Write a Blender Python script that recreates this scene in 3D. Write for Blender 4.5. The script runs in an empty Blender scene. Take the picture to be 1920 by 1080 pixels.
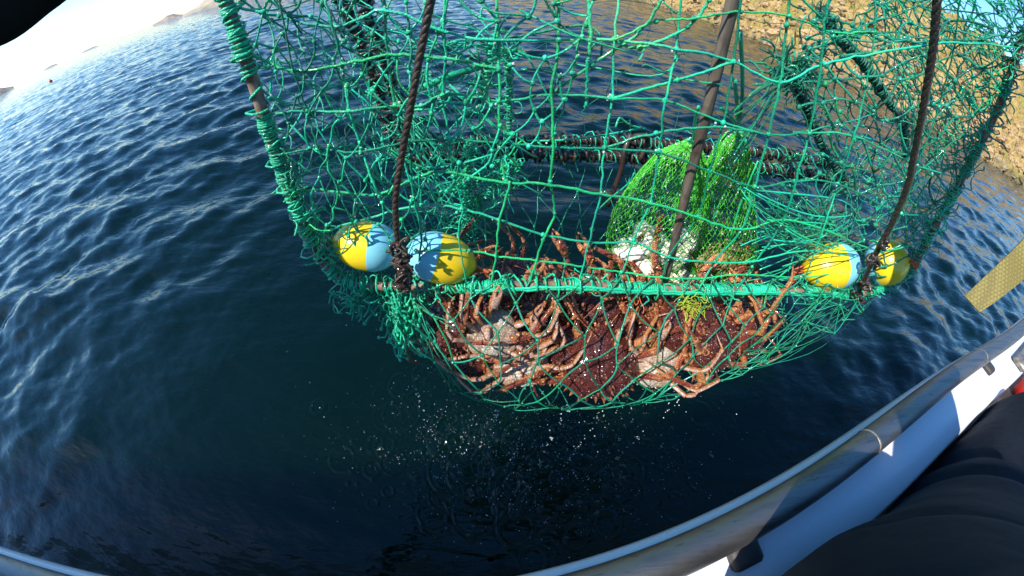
import bpy, math, random
import numpy as np
from mathutils import Vector, Matrix, noise as mn

# ------------------------------------------------------------------ camera, sky, sun, exposure
scene = bpy.context.scene
col = scene.collection
H = 1.9                                   # camera height above the water
F_PX = 660.0                              # wide action-camera lens: r = 2 f tan(theta/2), in photo pixels (1920 wide)
M3 = Matrix(((0.99691733, -0.0784591, 0.0), (0.05830647, 0.74085396, -0.66913061), (0.05249938, 0.6670679, 0.74314483)))
cd = bpy.data.cameras.new('camera'); cam = bpy.data.objects.new('camera', cd); col.objects.link(cam)
cam.matrix_world = Matrix.Translation((0, 0, H)) @ M3.to_4x4()
cd.type = 'PANO'; cd.sensor_width = 36.0; cd.sensor_fit = 'HORIZONTAL'; cd.clip_start = 0.02; cd.clip_end = 30000
_r = np.linspace(0, 21.2, 200); _th = 2 * np.arctan(_r * 1920 / 36 / 2 / F_PX)
_k = np.linalg.lstsq(np.stack([_r, _r**2, _r**3, _r**4], 1), _th, rcond=None)[0]
cc = cd if hasattr(cd, 'panorama_type') else cd.cycles
cc.panorama_type = 'FISHEYE_LENS_POLYNOMIAL'; cc.fisheye_fov = math.radians(200)
cc.fisheye_polynomial_k0 = 0.0
cc.fisheye_polynomial_k1, cc.fisheye_polynomial_k2, cc.fisheye_polynomial_k3, cc.fisheye_polynomial_k4 = [float(-k) for k in _k]
scene.camera = cam

TO_SUN = Vector((-0.55, -0.45, 0.74)).normalized()
world = bpy.data.worlds.new('World'); scene.world = world; world.use_nodes = True
wn = world.node_tree.nodes; wl = world.node_tree.links
sky = wn.new('ShaderNodeTexSky'); sky.sky_type = 'NISHITA'; sky.sun_disc = False
sky.sun_elevation = math.asin(TO_SUN.z); sky.sun_rotation = math.atan2(TO_SUN.x, TO_SUN.y)
sky.air_density = 1.0; sky.dust_density = 0.2; sky.ozone_density = 3.5
hs = wn.new('ShaderNodeHueSaturation'); hs.inputs['Saturation'].default_value = 1.27
wl.new(sky.outputs[0], hs.inputs['Color']); wl.new(hs.outputs[0], wn['Background'].inputs[0]); wn['Background'].inputs[1].default_value = 0.15
sd = bpy.data.lights.new('sun', 'SUN'); sd.energy = 4.2; sd.angle = math.radians(0.5); sd.color = (1.0, 0.95, 0.86)
sun = bpy.data.objects.new('sun', sd); col.objects.link(sun)
sun.rotation_euler = TO_SUN.to_track_quat('Z', 'Y').to_euler()
vs = scene.view_settings; vs.view_transform = 'Standard'; vs.look = 'None'; vs.exposure = 0.85; vs.gamma = 1.0
scene.render.engine = 'CYCLES'; scene.cycles.use_denoising = True
scene.cycles.max_bounces = 8; scene.cycles.transparent_max_bounces = 8

rng = random.Random(7)
nrng = np.random.default_rng(7)

# ------------------------------------------------------------------ where a pixel's ray meets a plane of the place
def W(px, py):
    qx, qy = px - 960.0, py - 540.0
    r = math.hypot(qx, qy); th = 2 * math.atan(r / 2 / F_PX); s = math.sin(th) / max(r, 1e-9)
    return M3 @ Vector((qx * s, -qy * s, -math.cos(th)))
def on_z(px, py, z):                       # horizontal plane, z relative to the camera
    w = W(px, py); w = w * (z / w.z); return Vector((w.x, w.y, w.z + H))
def on_y(px, py, y, k=0.0):                # upright plane y = y + k x
    w = W(px, py); t = y / (w.y - k * w.x); w = w * t; return Vector((w.x, w.y, w.z + H))
def FP(px, py, d=0.0): return on_y(px, py, 0.485 + d, 0.10)      # plane of the trap's near frame
def BP(px, py, d=0.0): return on_y(px, py, 1.055 + d, 0.16)      # plane of the trap's far frame

# ------------------------------------------------------------------ helpers
def tag(o, label=None, cat=None, group=None, kind=None):
    if label: o['label'] = label
    if cat: o['category'] = cat
    if group: o['group'] = group
    if kind: o['kind'] = kind
    return o
def empty(name, loc=(0, 0, 0), **kw):
    o = bpy.data.objects.new(name, None); col.objects.link(o); o.location = loc; o.empty_display_size = 0.05
    return tag(o, **kw)

class MB:
    def __init__(s): s.v = []; s.f = []; s.c = []; s.m = []; s.n = 0; s.pal = None
    def add(s, v, f, c=None, mat=0):
        v = np.asarray(v, float).reshape(-1, 3)
        s.v.append(v); s.f.extend([tuple(i + s.n for i in q) for q in f]); s.m.extend([mat] * len(f))
        if c is None: c = rng.choice(s.pal) if s.pal else (1, 1, 1)
        c = np.asarray(c, float)
        if c.ndim == 1: c = np.tile(c, (len(v), 1))
        s.c.append(c); s.n += len(v); return v
    def tube(s, p, r, n=5, c=None, mat=0, closed=False, flat=1.0, ref=None):
        p = np.asarray([tuple(q) for q in p], float); k = len(p)
        r = np.full(k, r, float) if np.isscalar(r) else np.asarray(r, float)
        t = np.gradient(p, axis=0)
        if closed: t = np.roll(p, -1, 0) - np.roll(p, 1, 0)
        t /= np.maximum(np.linalg.norm(t, axis=1), 1e-9)[:, None]
        if ref is None:
            ref = np.zeros(3); ref[np.argmin(np.abs(t).max(axis=0))] = 1.0
        ref = np.asarray(ref, float)
        a = np.empty_like(p); prev = ref
        for i in range(k):
            q = prev - t[i] * (prev @ t[i]); l = math.sqrt(q @ q)
            if l < 1e-5: q = np.cross(t[i], (0.3, 0.5, 0.8)); l = math.sqrt(q @ q)
            a[i] = q / l; prev = a[i]
        b = np.cross(t, a)
        ang = np.arange(n) * 2 * math.pi / n
        off = a[:, None, :] * np.cos(ang)[None, :, None] + b[:, None, :] * (flat * np.sin(ang))[None, :, None]
        v = (p[:, None, :] + off * r[:, None, None]).reshape(-1, 3)
        f = []
        for i in range(k - (0 if closed else 1)):
            i2 = (i + 1) % k
            for j in range(n):
                j2 = (j + 1) % n
                f.append((i * n + j, i * n + j2, i2 * n + j2, i2 * n + j))
        if not closed:
            f.append(tuple(range(n))[::-1]); f.append(tuple(range((k - 1) * n, k * n)))
        if callable(c): c = c(off.reshape(-1, 3), np.repeat(np.linspace(0, 1, k), n))
        return s.add(v, f, c, mat)
    def blob(s, p, r, seg=6, rings=4, c=None, mat=0, M=None):
        v = []; f = []
        for i in range(rings + 1):
            th = math.pi * i / rings
            for j in range(seg):
                a = 2 * math.pi * j / seg
                v.append((math.sin(th) * math.cos(a), math.sin(th) * math.sin(a), math.cos(th)))
        for i in range(rings):
            for j in range(seg):
                j2 = (j + 1) % seg; f.append((i * seg + j, (i + 1) * seg + j, (i + 1) * seg + j2, i * seg + j2))
        v = np.array(v) * (np.array(r) if not np.isscalar(r) else r)
        if M is not None: v = v @ np.array(M.to_3x3()).T
        if callable(c): c = c(v / max(np.abs(v).max(), 1e-9), None)
        return s.add(v + np.array(tuple(p)), f, c, mat)
    def cone(s, p, d, r, h, n=5, c=None, c2=None, mat=0):
        d = np.array(tuple(d)); d = d / np.linalg.norm(d); x = np.cross(d, (0.31, 0.52, 0.79)); x /= np.linalg.norm(x); y = np.cross(d, x)
        p = np.array(tuple(p)); a = np.arange(n) * 2 * math.pi / n
        v = np.concatenate([p + r * (np.cos(a)[:, None] * x + np.sin(a)[:, None] * y), [p + d * h]])
        f = [(i, (i + 1) % n, n) for i in range(n)]
        cl = None
        if c is not None: cl = np.array([c] * n + [c2 if c2 is not None else c])
        s.add(v, f, cl, mat)
    def box(s, lo, hi, M=None, c=None, mat=0, bev=0.0):
        x0, y0, z0 = lo; x1, y1, z1 = hi; b = bev
        if b <= 0:
            v = np.array([(x, y, z) for z in (z0, z1) for y in (y0, y1) for x in (x0, x1)], float)
            f = [(0, 2, 3, 1), (4, 5, 7, 6), (0, 1, 5, 4), (2, 6, 7, 3), (0, 4, 6, 2), (1, 3, 7, 5)]
        else:
            pr = []
            for z, i in ((z0, b), (z0 + b, 0), (z1 - b, 0), (z1, b)):
                X0, X1, Y0, Y1 = x0 + i, x1 - i, y0 + i, y1 - i
                pr.append([(X0 + b, Y0, z), (X1 - b, Y0, z), (X1, Y0 + b, z), (X1, Y1 - b, z), (X1 - b, Y1, z), (X0 + b, Y1, z), (X0, Y1 - b, z), (X0, Y0 + b, z)])
            v = np.array(pr, float).reshape(-1, 3)
            f = [(k * 8 + j, k * 8 + (j + 1) % 8, (k + 1) * 8 + (j + 1) % 8, (k + 1) * 8 + j) for k in range(3) for j in range(8)]
            f += [tuple(range(7, -1, -1)), tuple(range(24, 32))]
        if M is not None: v = v @ np.array(M.to_3x3()).T + np.array(M.translation)
        s.add(v, f, c, mat)
    def grid(s, P, c=None, mat=0, wrap=False):
        P = np.asarray(P, float); a, b = P.shape[:2]; f = []
        for i in range(a - 1):
            for j in range(b - (0 if wrap else 1)):
                j2 = (j + 1) % b; f.append((i * b + j, i * b + j2, (i + 1) * b + j2, (i + 1) * b + j))
        if c is not None: c = np.asarray(c, float); c = c.reshape(-1, 3) if c.ndim == 3 else c
        s.add(P.reshape(-1, 3), f, c, mat)
    def mesh(s, name, mats, smooth=True):
        me = bpy.data.meshes.new(name)
        v = np.concatenate(s.v); me.from_pydata(v.tolist(), [], s.f)
        for m in (mats if isinstance(mats, (list, tuple)) else [mats]): me.materials.append(m)
        me.polygons.foreach_set('material_index', s.m)
        if smooth: me.polygons.foreach_set('use_smooth', [True] * len(me.polygons))
        at = me.color_attributes.new('Col', 'FLOAT_COLOR', 'POINT')
        c = np.concatenate(s.c); at.data.foreach_set('color', np.concatenate([c, np.ones((len(c), 1))], 1).ravel())
        me.update(); return me
    def build(s, name, mats, parent=None, smooth=True):
        o = bpy.data.objects.new(name, s.mesh(name, mats, smooth)); col.objects.link(o)
        if parent is not None:
            o.parent = parent; o.matrix_parent_inverse = (Matrix.Translation(parent.location)).inverted()
        return o

TWINES = [(1, 1, 1)] * 4 + [(.55, .62, .62), (.75, .82, .78), (.40, .50, .50), (1.7, 1.05, .65), (1.1, 1.1, 1.3), (1.6, 1.15, 1.3), (.85, .8, .7)]
def TM():
    m = MB(); m.pal = TWINES; return m
def spline(p, n):
    p = [Vector(q) for q in p]
    if len(p) < 3: return [p[0].lerp(p[-1], i / n) for i in range(n + 1)]
    out = []
    q = [p[0] * 2 - p[1]] + p + [p[-1] * 2 - p[-2]]
    per = max(1, round(n / (len(p) - 1)))
    for i in range(len(p) - 1):
        a, b, c, d = q[i:i + 4]
        for k in range(per):
            t = k / per
            out.append(0.5 * ((2 * b) + (c - a) * t + (2 * a - 5 * b + 4 * c - d) * t * t + (3 * b - 3 * c + d - a) * t ** 3))
    out.append(p[-1]); return out
def rv(s=1.0): return Vector((rng.gauss(0, s), rng.gauss(0, s), rng.gauss(0, s)))

# ------------------------------------------------------------------ materials
def mat(name, base=(0.5, 0.5, 0.5), rough=0.5, metal=0.0, attr=False, n1=None, bump=None, spec=0.5, coat=0.0, extra=None, **kw):
    m = bpy.data.materials.new(name); m.use_nodes = True; nt = m.node_tree; N = nt.nodes; L = nt.links
    b = N['Principled BSDF']; b.inputs['Roughness'].default_value = rough; b.inputs['Metallic'].default_value = metal
    b.inputs['Specular IOR Level'].default_value = spec; b.inputs['Coat Weight'].default_value = coat; b.inputs['Coat Roughness'].default_value = 0.08
    tc = N.new('ShaderNodeTexCoord'); src = None
    if attr == True:
        a = N.new('ShaderNodeVertexColor'); a.layer_name = 'Col'; src = a.outputs[0]
    else:
        g = N.new('ShaderNodeRGB'); g.outputs[0].default_value = (*base, 1); src = g.outputs[0]
    for (scale, lo, hi, colr, fac) in (n1 or []):
        no = N.new('ShaderNodeTexNoise'); no.inputs['Scale'].default_value = scale if np.isscalar(scale) else 1.0; no.inputs['Detail'].default_value = 5
        if np.isscalar(scale): L.new(tc.outputs['Object'], no.inputs['Vector'])
        else:
            mp = N.new('ShaderNodeMapping'); mp.inputs['Scale'].default_value = scale; L.new(tc.outputs['Object'], mp.inputs[0]); L.new(mp.outputs[0], no.inputs['Vector'])
        mr = N.new('ShaderNodeMapRange'); mr.inputs[1].default_value = lo; mr.inputs[2].default_value = hi; mr.inputs[4].default_value = fac
        L.new(no.outputs['Fac'], mr.inputs[0])
        mx = N.new('ShaderNodeMix'); mx.data_type = 'RGBA'; L.new(mr.outputs[0], mx.inputs[0]); L.new(src, mx.inputs[6]); mx.inputs[7].default_value = (*colr, 1)
        src = mx.outputs[2]
    if attr == 'mul':
        a = N.new('ShaderNodeVertexColor'); a.layer_name = 'Col'; mu = N.new('ShaderNodeMix'); mu.data_type = 'RGBA'; mu.blend_type = 'MULTIPLY'; mu.inputs[0].default_value = 1.0
        L.new(src, mu.inputs[6]); L.new(a.outputs[0], mu.inputs[7]); src = mu.outputs[2]
    L.new(src, b.inputs['Base Color'])
    prev = None
    for (scale, dist, st) in (bump or []):
        no = N.new('ShaderNodeTexNoise'); no.inputs['Detail'].default_value = 4
        if np.isscalar(scale): no.inputs['Scale'].default_value = scale; L.new(tc.outputs['Object'], no.inputs['Vector'])
        else:
            no.inputs['Scale'].default_value = 1.0
            mp = N.new('ShaderNodeMapping'); mp.inputs['Scale'].default_value = scale; L.new(tc.outputs['Object'], mp.inputs[0]); L.new(mp.outputs[0], no.inputs['Vector'])
        bp = N.new('ShaderNodeBump'); bp.inputs['Distance'].default_value = dist; bp.inputs['Strength'].default_value = st
        L.new(no.outputs['Fac'], bp.inputs['Height'])
        if prev: L.new(prev, bp.inputs['Normal'])
        prev = bp.outputs[0]
    if prev: L.new(prev, b.inputs['Normal'])
    for k, v in kw.items(): b.inputs[k.replace('_', ' ')].default_value = v
    if extra: extra(nt, b, tc)
    return m

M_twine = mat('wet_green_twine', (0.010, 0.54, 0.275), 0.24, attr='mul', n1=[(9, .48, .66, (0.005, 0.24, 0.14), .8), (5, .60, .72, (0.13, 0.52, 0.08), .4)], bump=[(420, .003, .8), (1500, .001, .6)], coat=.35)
M_twine_shaded = mat('shaded_green_twine', (0.005, 0.26, 0.14), 0.24, attr='mul', n1=[(9, .48, .66, (0.004, 0.13, 0.075), .8)], bump=[(420, .003, .8), (1500, .001, .6)], coat=.4)  # same twine darkened: shade on the belly and right funnel put into the colour
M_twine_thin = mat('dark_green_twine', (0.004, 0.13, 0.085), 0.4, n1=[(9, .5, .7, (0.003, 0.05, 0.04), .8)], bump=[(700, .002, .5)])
M_bagnet = mat('bright_green_bag_twine', (0.050, 0.42, 0.020), 0.4, n1=[(9, .45, .65, (0.05, 0.30, 0.015), .5)])
M_rust = mat('rusty_steel_rod', (0.20, 0.115, 0.075), 0.55, n1=[(40, .45, .6, (0.33, 0.25, 0.19), .8), ((160, 160, 12), .5, .7, (0.06, 0.03, 0.02), .8)], bump=[(120, .003, .5)])
M_rope = mat('dark_brown_rope', (0.042, 0.024, 0.017), 0.5, n1=[(60, .4, .65, (0.025, 0.014, 0.01), .8)], bump=[(300, .002, .6)], coat=.2)
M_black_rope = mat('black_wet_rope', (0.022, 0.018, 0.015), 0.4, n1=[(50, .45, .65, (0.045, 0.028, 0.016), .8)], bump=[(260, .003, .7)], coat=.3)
M_wood = mat('grey_brown_stick', (0.075, 0.055, 0.042), 0.5, n1=[((90, 90, 5), .42, .62, (0.16, 0.13, 0.10), .8), (30, .55, .7, (0.03, 0.022, 0.018), .7)], bump=[((150, 150, 8), .003, .6)])
M_orange = mat('orange_twine', (0.55, 0.12, 0.04), 0.5, bump=[(500, .002, .5)])
M_yellow = mat('yellow_plastic', (0.82, 0.58, 0.012), 0.32, n1=[(18, .52, .72, (0.66, 0.44, 0.01), .5), (130, .66, .74, (0.35, 0.2, 0.03), .5)], bump=[(90, .001, .12)], coat=.25)
M_blue = mat('pale_blue_plastic', (0.22, 0.62, 0.74), 0.32, n1=[(18, .52, .72, (0.15, 0.5, 0.64), .5), (130, .66, .74, (0.12, 0.22, 0.25), .5)], bump=[(90, .001, .12)], coat=.25)
M_crab = mat('red_king_crab_shell', attr=True, rough=0.27, n1=[(6, .5, .68, (0.05, 0.008, 0.006), .18), (14, .62, .72, (0.42, 0.12, 0.04), .22)], bump=[(9, .05, .7), (30, .02, .7)], coat=.5)
M_white_bait = mat('white_fish_bait', (0.80, 0.76, 0.66), 0.4, n1=[(30, .5, .66, (0.5, 0.40, 0.28), .8)], bump=[(60, .004, .5)], coat=.2)
M_brown_bait = mat('brown_ground_bait', (0.32, 0.23, 0.10), 0.6, n1=[(70, .45, .6, (0.12, 0.09, 0.03), .9), (110, .6, .7, (0.55, 0.44, 0.25), .8)], bump=[(140, .01, 1.0)])
M_weed = mat('yellow_green_seaweed', (0.32, 0.42, 0.03), 0.4)
M_gel = mat('white_gelcoat', (0.72, 0.74, 0.78), 0.3, n1=[(6, .5, .75, (0.60, 0.62, 0.66), .5), (160, .68, .74, (0.3, 0.28, 0.26), .4)], bump=[(40, .002, .15)])
M_tube = mat('scuffed_aluminium', (0.27, 0.265, 0.26), 0.52, metal=1.0, n1=[((2.5, 60, 60), .45, .65, (0.15, 0.15, 0.15), .7), (9, .52, .7, (0.26, 0.25, 0.20), .7), ((30, 200, 200), .62, .7, (0.10, 0.10, 0.10), .6)], bump=[((20, 400, 400), .002, .25), (70, .002, .2)])
M_rubber = mat('dark_rubber', (0.035, 0.032, 0.03), 0.6, bump=[(80, .003, .4)])
M_plate = mat('dull_steel_plate', (0.30, 0.28, 0.24), 0.5, metal=.6, n1=[(50, .5, .65, (0.12, 0.09, 0.07), .7)], bump=[(90, .003, .4)])
M_navy = mat('navy_work_cloth', (0.0085, 0.0125, 0.021), 0.8, n1=[(7, .4, .7, (0.013, 0.018, 0.027), .8), (60, .5, .68, (0.006, 0.008, 0.014), .6)], bump=[(5, .03, .5), (24, .008, .35), (900, .0012, .5)], spec=.25)
M_black = mat('black_cloth', (0.007, 0.008, 0.009), 0.85, bump=[(9, .02, .6), (800, .001, .4)], spec=.2)
M_skin = mat('skin', (0.45, 0.26, 0.18), 0.5, bump=[(200, .001, .3)])
M_eye = mat('eye', attr=True, rough=0.2)
M_hair = mat('brown_hair', (0.05, 0.03, 0.02), 0.6)
M_locker = mat('dark_locker', (0.03, 0.022, 0.017), 0.6, n1=[(14, .5, .65, (0.07, 0.05, 0.035), .8)], bump=[(40, .004, .5)])
M_red = mat('red_plastic', (0.62, 0.02, 0.015), 0.35, bump=[(60, .002, .2)])
M_glass = mat('dark_window', (0.02, 0.025, 0.03), 0.08)
M_cabin = mat('cabin_paint', (0.55, 0.57, 0.6), 0.4, n1=[(5, .5, .7, (0.45, 0.46, 0.48), .6)])
def _strap(nt, b, tc):
    N = nt.nodes; L = nt.links
    w = N.new('ShaderNodeTexChecker'); w.inputs['Scale'].default_value = 260; w.inputs[1].default_value = (1, 1, 1, 1); w.inputs[2].default_value = (0, 0, 0, 1)
    L.new(tc.outputs['Object'], w.inputs['Vector'])
    bp = N.new('ShaderNodeBump'); bp.inputs['Distance'].default_value = .002; bp.inputs['Strength'].default_value = .8; L.new(w.outputs['Fac'], bp.inputs['Height']); L.new(bp.outputs[0], b.inputs['Normal'])
    mx = N.new('ShaderNodeMix'); mx.data_type = 'RGBA'; L.new(w.outputs['Fac'], mx.inputs[0]); mx.inputs[6].default_value = (0.13, 0.105, 0.018, 1); mx.inputs[7].default_value = (0.20, 0.165, 0.035, 1); L.new(mx.outputs[2], b.inputs['Base Color'])
M_strap = mat('olive_webbing', (0.2, 0.17, 0.04), 0.7, extra=_strap)
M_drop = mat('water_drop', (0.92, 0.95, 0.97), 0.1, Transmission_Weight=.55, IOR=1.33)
M_rock = mat('shore_rock', (0.36, 0.26, 0.15), 0.85, attr=True, n1=[(1.6, .45, .62, (0.46, 0.34, 0.20), .7), (4.5, .5, .66, (0.16, 0.10, 0.05), .7), (0.5, .52, .66, (0.27, 0.22, 0.06), .7)], bump=[(2.2, .5, .8), (9, .12, .7)])
M_hillside = mat('hillside', (0.3, 0.24, 0.13), 1.0, attr=True, n1=[(0.35, .45, .6, (0.50, 0.33, 0.13), .7), (1.3, .5, .66, (0.16, 0.10, 0.04), .75), (0.16, .52, .66, (0.26, 0.23, 0.06), .8)], bump=[(1.1, 1.0, .8), (5, .25, .8)])
M_far = mat('far_headland_rock', (0.30, 0.24, 0.19), 0.9, attr=True, n1=[((.08, .08, .02), .45, .6, (0.42, 0.33, 0.26), .8), (.06, .5, .65, (0.16, 0.16, 0.12), .8)])

def _water(nt, b, tc):
    N = nt.nodes; L = nt.links
    geo = N.new('ShaderNodeNewGeometry'); prev = None
    ln = N.new('ShaderNodeVectorMath'); ln.operation = 'LENGTH'; L.new(geo.outputs['Position'], ln.inputs[0])
    for sx, sy, dist, st, far in ((3.0, 9.0, .035, .35, 1.0), (9, 22, .012, .30, .6), (0.5, 1.4, .20, .25, 1.0), (.12, .36, .9, .0, 1.0)):
        mp = N.new('ShaderNodeMapping'); mp.inputs['Rotation'].default_value = (0, 0, math.radians(-35)); mp.inputs['Scale'].default_value = (sx, sy, 1)
        L.new(geo.outputs['Position'], mp.inputs[0])
        no = N.new('ShaderNodeTexNoise'); no.inputs['Scale'].default_value = 1; no.inputs['Detail'].default_value = 3; L.new(mp.outputs[0], no.inputs['Vector'])
        bp = N.new('ShaderNodeBump'); bp.inputs['Distance'].default_value = dist; mr = N.new('ShaderNodeMapRange'); mr.inputs[1].default_value = 5; mr.inputs[2].default_value = 60; mr.inputs[3].default_value = st; mr.inputs[4].default_value = far
        L.new(ln.outputs['Value'], mr.inputs[0]); L.new(mr.outputs[0], bp.inputs['Strength'])
        L.new(no.outputs['Fac'], bp.inputs['Height'])
        if prev: L.new(prev, bp.inputs['Normal'])
        prev = bp.outputs[0]
    L.new(prev, b.inputs['Normal'])
M_water = mat('sea_water', (0.0006, 0.0062, 0.0038), 0.045, n1=[(.9, .45, .7, (0.0006, 0.0060, 0.0028), .8)], extra=_water, IOR=1.333)
M_water.node_tree.nodes['Principled BSDF'].subsurface_method = 'BURLEY'
for k_, v_ in (('Subsurface Weight', 1.0), ('Subsurface Radius', (.6, 1.2, 1.2)), ('Subsurface Scale', .9)): M_water.node_tree.nodes['Principled BSDF'].inputs[k_].default_value = v_

# ------------------------------------------------------------------ sea
def waves(x, y):
    r = np.hypot(x, y); z = np.zeros_like(x); g = np.random.default_rng(3)
    for i in range(54):
        lam = 0.10 * (17.0 ** (i / 53.0)); k = 2 * math.pi / lam
        a = math.radians(118 + g.normal(0, 34)); ph = g.uniform(0, 6.28)
        amp = 0.0072 * lam ** 0.95 * g.uniform(.5, 1.3)
        calm = np.clip((r - 1.3) / 4.2, 0.10, 1.0)
        fade = np.exp(-(r / (lam * 130)) ** 2)
        s = np.sin(k * (x * math.cos(a) + y * math.sin(a)) + ph + .9 * np.sin(k * .31 * (x * math.sin(a) - y * math.cos(a)) + ph * 2))
        z += amp * calm * fade * (s - .25 * np.cos(2 * np.arcsin(np.clip(s, -1, 1))))
    return z
def rings(x, y):
    z = np.zeros_like(x); g = np.random.default_rng(11)
    for i in range(150):
        cx = g.normal(0.15, .52); cy = g.normal(0.55, .24); R = abs(g.normal(0.05, .035)) + .012; a = g.uniform(.0012, .0036); w = g.uniform(.008, .015)
        d = np.hypot(x - cx, y - cy); m = d < R + .07
        z[m] += a * np.cos((d[m] - R) / w * 2.2) * np.exp(-((d[m] - R) / (w * 1.6)) ** 2)
    for i in range(260):                                   # splash crowns
        cx = g.normal(0.15, .50); cy = g.normal(0.55, .22); a = g.uniform(.004, .012); w = g.uniform(.005, .011)
        d2 = (x - cx) ** 2 + (y - cy) ** 2; m = d2 < .004
        z[m] += a * np.exp(-d2[m] / w ** 2)
    return z
def polar(az0, az1, na, radii):
    a = np.radians(np.linspace(az0, az1, na)); R, A = np.meshgrid(radii, a, indexing='ij')
    return R * np.sin(A), R * np.cos(A)
radii = np.concatenate([np.arange(0.0008, 2.2, .0085), 2.2 * np.exp(np.arange(0, math.log(9000 / 2.2), .0125))])
X, Y = polar(-112, 112, 560, radii)
Z = waves(X, Y) * np.clip(1.2 - np.hypot(X, Y) / 500, 0, 1) + rings(X, Y)
wmb = MB(); wmb.grid(np.stack([X, Y, Z], -1))
w_o = wmb.build('sea_water', M_water); tag(w_o, kind='structure')
X, Y = polar(112, 248, 90, np.concatenate([[.02], .4 * np.exp(np.arange(0, 10, .08))]))
wmb = MB(); wmb.grid(np.stack([X, Y, X * 0 - .01], -1)); tag(wmb.build('sea_water', M_water), kind='structure')

# ------------------------------------------------------------------ shores
def fbm(x, y, s, o=5, seed=0.0):
    out = np.empty(x.size)
    xf = x.ravel(); yf = y.ravel()
    for i in range(x.size): out[i] = mn.fractal(Vector((xf[i] * s + seed, yf[i] * s - seed, seed)), 1.0, 2.0, o)
    return out.reshape(x.shape)
def shore_r(az): return np.interp(az, [-6, 4, 8, 13.7, 25.7, 38.7, 50, 60, 70, 85, 105], [260, 190, 115, 74, 49, 37, 36, 39, 47, 70, 120])
def ridge(az): return np.interp(az, [-6, 4, 10, 25, 38, 42, 45, 47.2, 49.4, 53, 57, 60, 64, 70, 85, 105], [9, 10, 11, 13, 13.5, 10.8, 10.4, 10.6, 10.1, 9.7, 9.5, 8.5, 6.5, 5, 6, 9])
na, nd = 520, 130
az = np.linspace(-6, 105, na); d = 3 * (np.exp(np.linspace(0, 3.6, nd)) - 1) / 3 * 1.0 - 2.0; d = np.concatenate([d])
A, D = np.meshgrid(az, d, indexing='ij'); RW = shore_r(A); R = RW + D * RW / 40
x = R * np.sin(np.radians(A)); y = R * np.cos(np.radians(A))
t = np.clip(D / 30, -.1, 1.2)
top = ridge(A) / np.degrees(1) * (RW * 1.75)
n_lo = fbm(x, y, .09, 4, 3.1); n_mid = fbm(x, y, .35, 4, 8.7); n_hi = fbm(x, y, 1.1, 4, 1.3)
base = np.where(t < 0, t * 12, top * (0.30 * np.minimum(t * 5, 1) ** .8 * .5 + .85 * np.clip(t, 0, 1) ** 1.1))
z = base + np.clip(t * 6, 0, 1) * (n_lo * 1.6 + np.abs(n_mid) * 1.3) + np.clip(D + .4, 0, 1) * np.abs(n_hi) * .9 - .05
z = np.where(t > 1, z - (t - 1) * 6, z)
g = np.clip(n_lo * 1.2 + .4 + t * .5, 0, 1)[..., None]
c = np.array([.40, .25, .09]) * (1 - g) + np.array([.29, .22, .045]) * g
wet = np.clip(1 - (z - .1) / .7, 0, 1)[..., None]; c = c * (1 - wet) + np.array([.13, .10, .05]) * wet
hm = MB(); hm.grid(np.stack([x, y, z], -1), c); tag(hm.build('hill', M_hillside), kind='structure')
rm = MB()                                                   # boulders lying along the tide line
for i in range(2200):
    a = rng.uniform(6, 90); dd = abs(rng.gauss(0, 5)) - .6
    i0 = min(na - 1, int((a + 6) / 111 * na)); j0 = int(np.argmin(np.abs(d - dd)))
    p = (x[i0, j0], y[i0, j0], z[i0, j0]); s = rng.uniform(.12, .5) * (1 + (rng.random() < .08) * 1.3)
    k = rng.random(); cc_ = np.array([.46, .29, .12]) * (.6 + .6 * k)
    if p[2] < .35: cc_ = np.array([.17, .13, .06]) * (.7 + .6 * k)
    E = Matrix.Rotation(rng.uniform(0, 6), 3, 'Z') @ Matrix.Rotation(rng.uniform(-.5, .5), 3, 'X')
    n0 = rm.n; v = rm.blob(p, (s, s * rng.uniform(.6, 1), s * rng.uniform(.4, .7)), 7, 5, cc_, M=E)
    v += nrng.normal(0, s * .09, v.shape)
tag(rm.build('shore_rocks', M_rock, smooth=False), 'tan and brown boulders strewn along the tide line', 'rocks', kind='stuff')

def far_land(name, azs, els, r0, depth, seed, cA, cB):
    a = np.linspace(azs[0], azs[-1], 240); q = np.linspace(0, 1, 26); A, Q = np.meshgrid(a, q, indexing='ij')
    R = r0 + Q * depth; h = np.radians(np.interp(A, azs, els)) * (r0 + depth * .45) + H * (np.interp(A, azs, els) > .02)
    x = R * np.sin(np.radians(A)); y = R * np.cos(np.radians(A)); n = fbm(x, y, 14.0 / r0, 5, seed); n2 = fbm(x, y, 60.0 / r0, 4, seed + 4)
    prof = np.interp(Q, [0, .08, .25, .45, 1], [-.25, .3, .72, 1, .4])
    z = h * prof * (1 + .16 * n + .10 * n2) - .3
    g = np.clip(n * 1.3 + .5, 0, 1)[..., None]; c = np.array(cA) * (1 - g) + np.array(cB) * g
    m = MB(); m.grid(np.stack([x, y, z], -1), c); return tag(m.build(name, M_far), kind='structure')
far_land('headland', [-46.6, -46, -45.3, -44.5, -43.9, -43.2, -42, -40, -35, -28, -20, -12, -6], [0, .15, .3, .5, .85, 1.3, 2.0, 3.2, 4.6, 5.0, 3.5, 2.0, 0], 420, 240, 2.2, (.44, .33, .25), (.30, .27, .16))
far_land('islet', [-50.4, -49.6, -49, -48.3, -47.6, -47.1, -46.5, -46], [0, .12, .25, .55, .55, .3, .1, 0], 700, 160, 5.2, (.34, .20, .17), (.20, .19, .14))
far_land('islet', [-72, -71, -69.5, -68.4, -67.6, -66.9], [0, .8, .9, .6, .25, 0], 500, 120, 9.2, (.16, .12, .10), (.10, .09, .07))
far_land('islet', [-63.4, -62.8, -62.2, -61.6], [0, .12, .1, 0], 1500, 200, 1.2, (.2, .2, .22), (.18, .18, .2))
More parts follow.
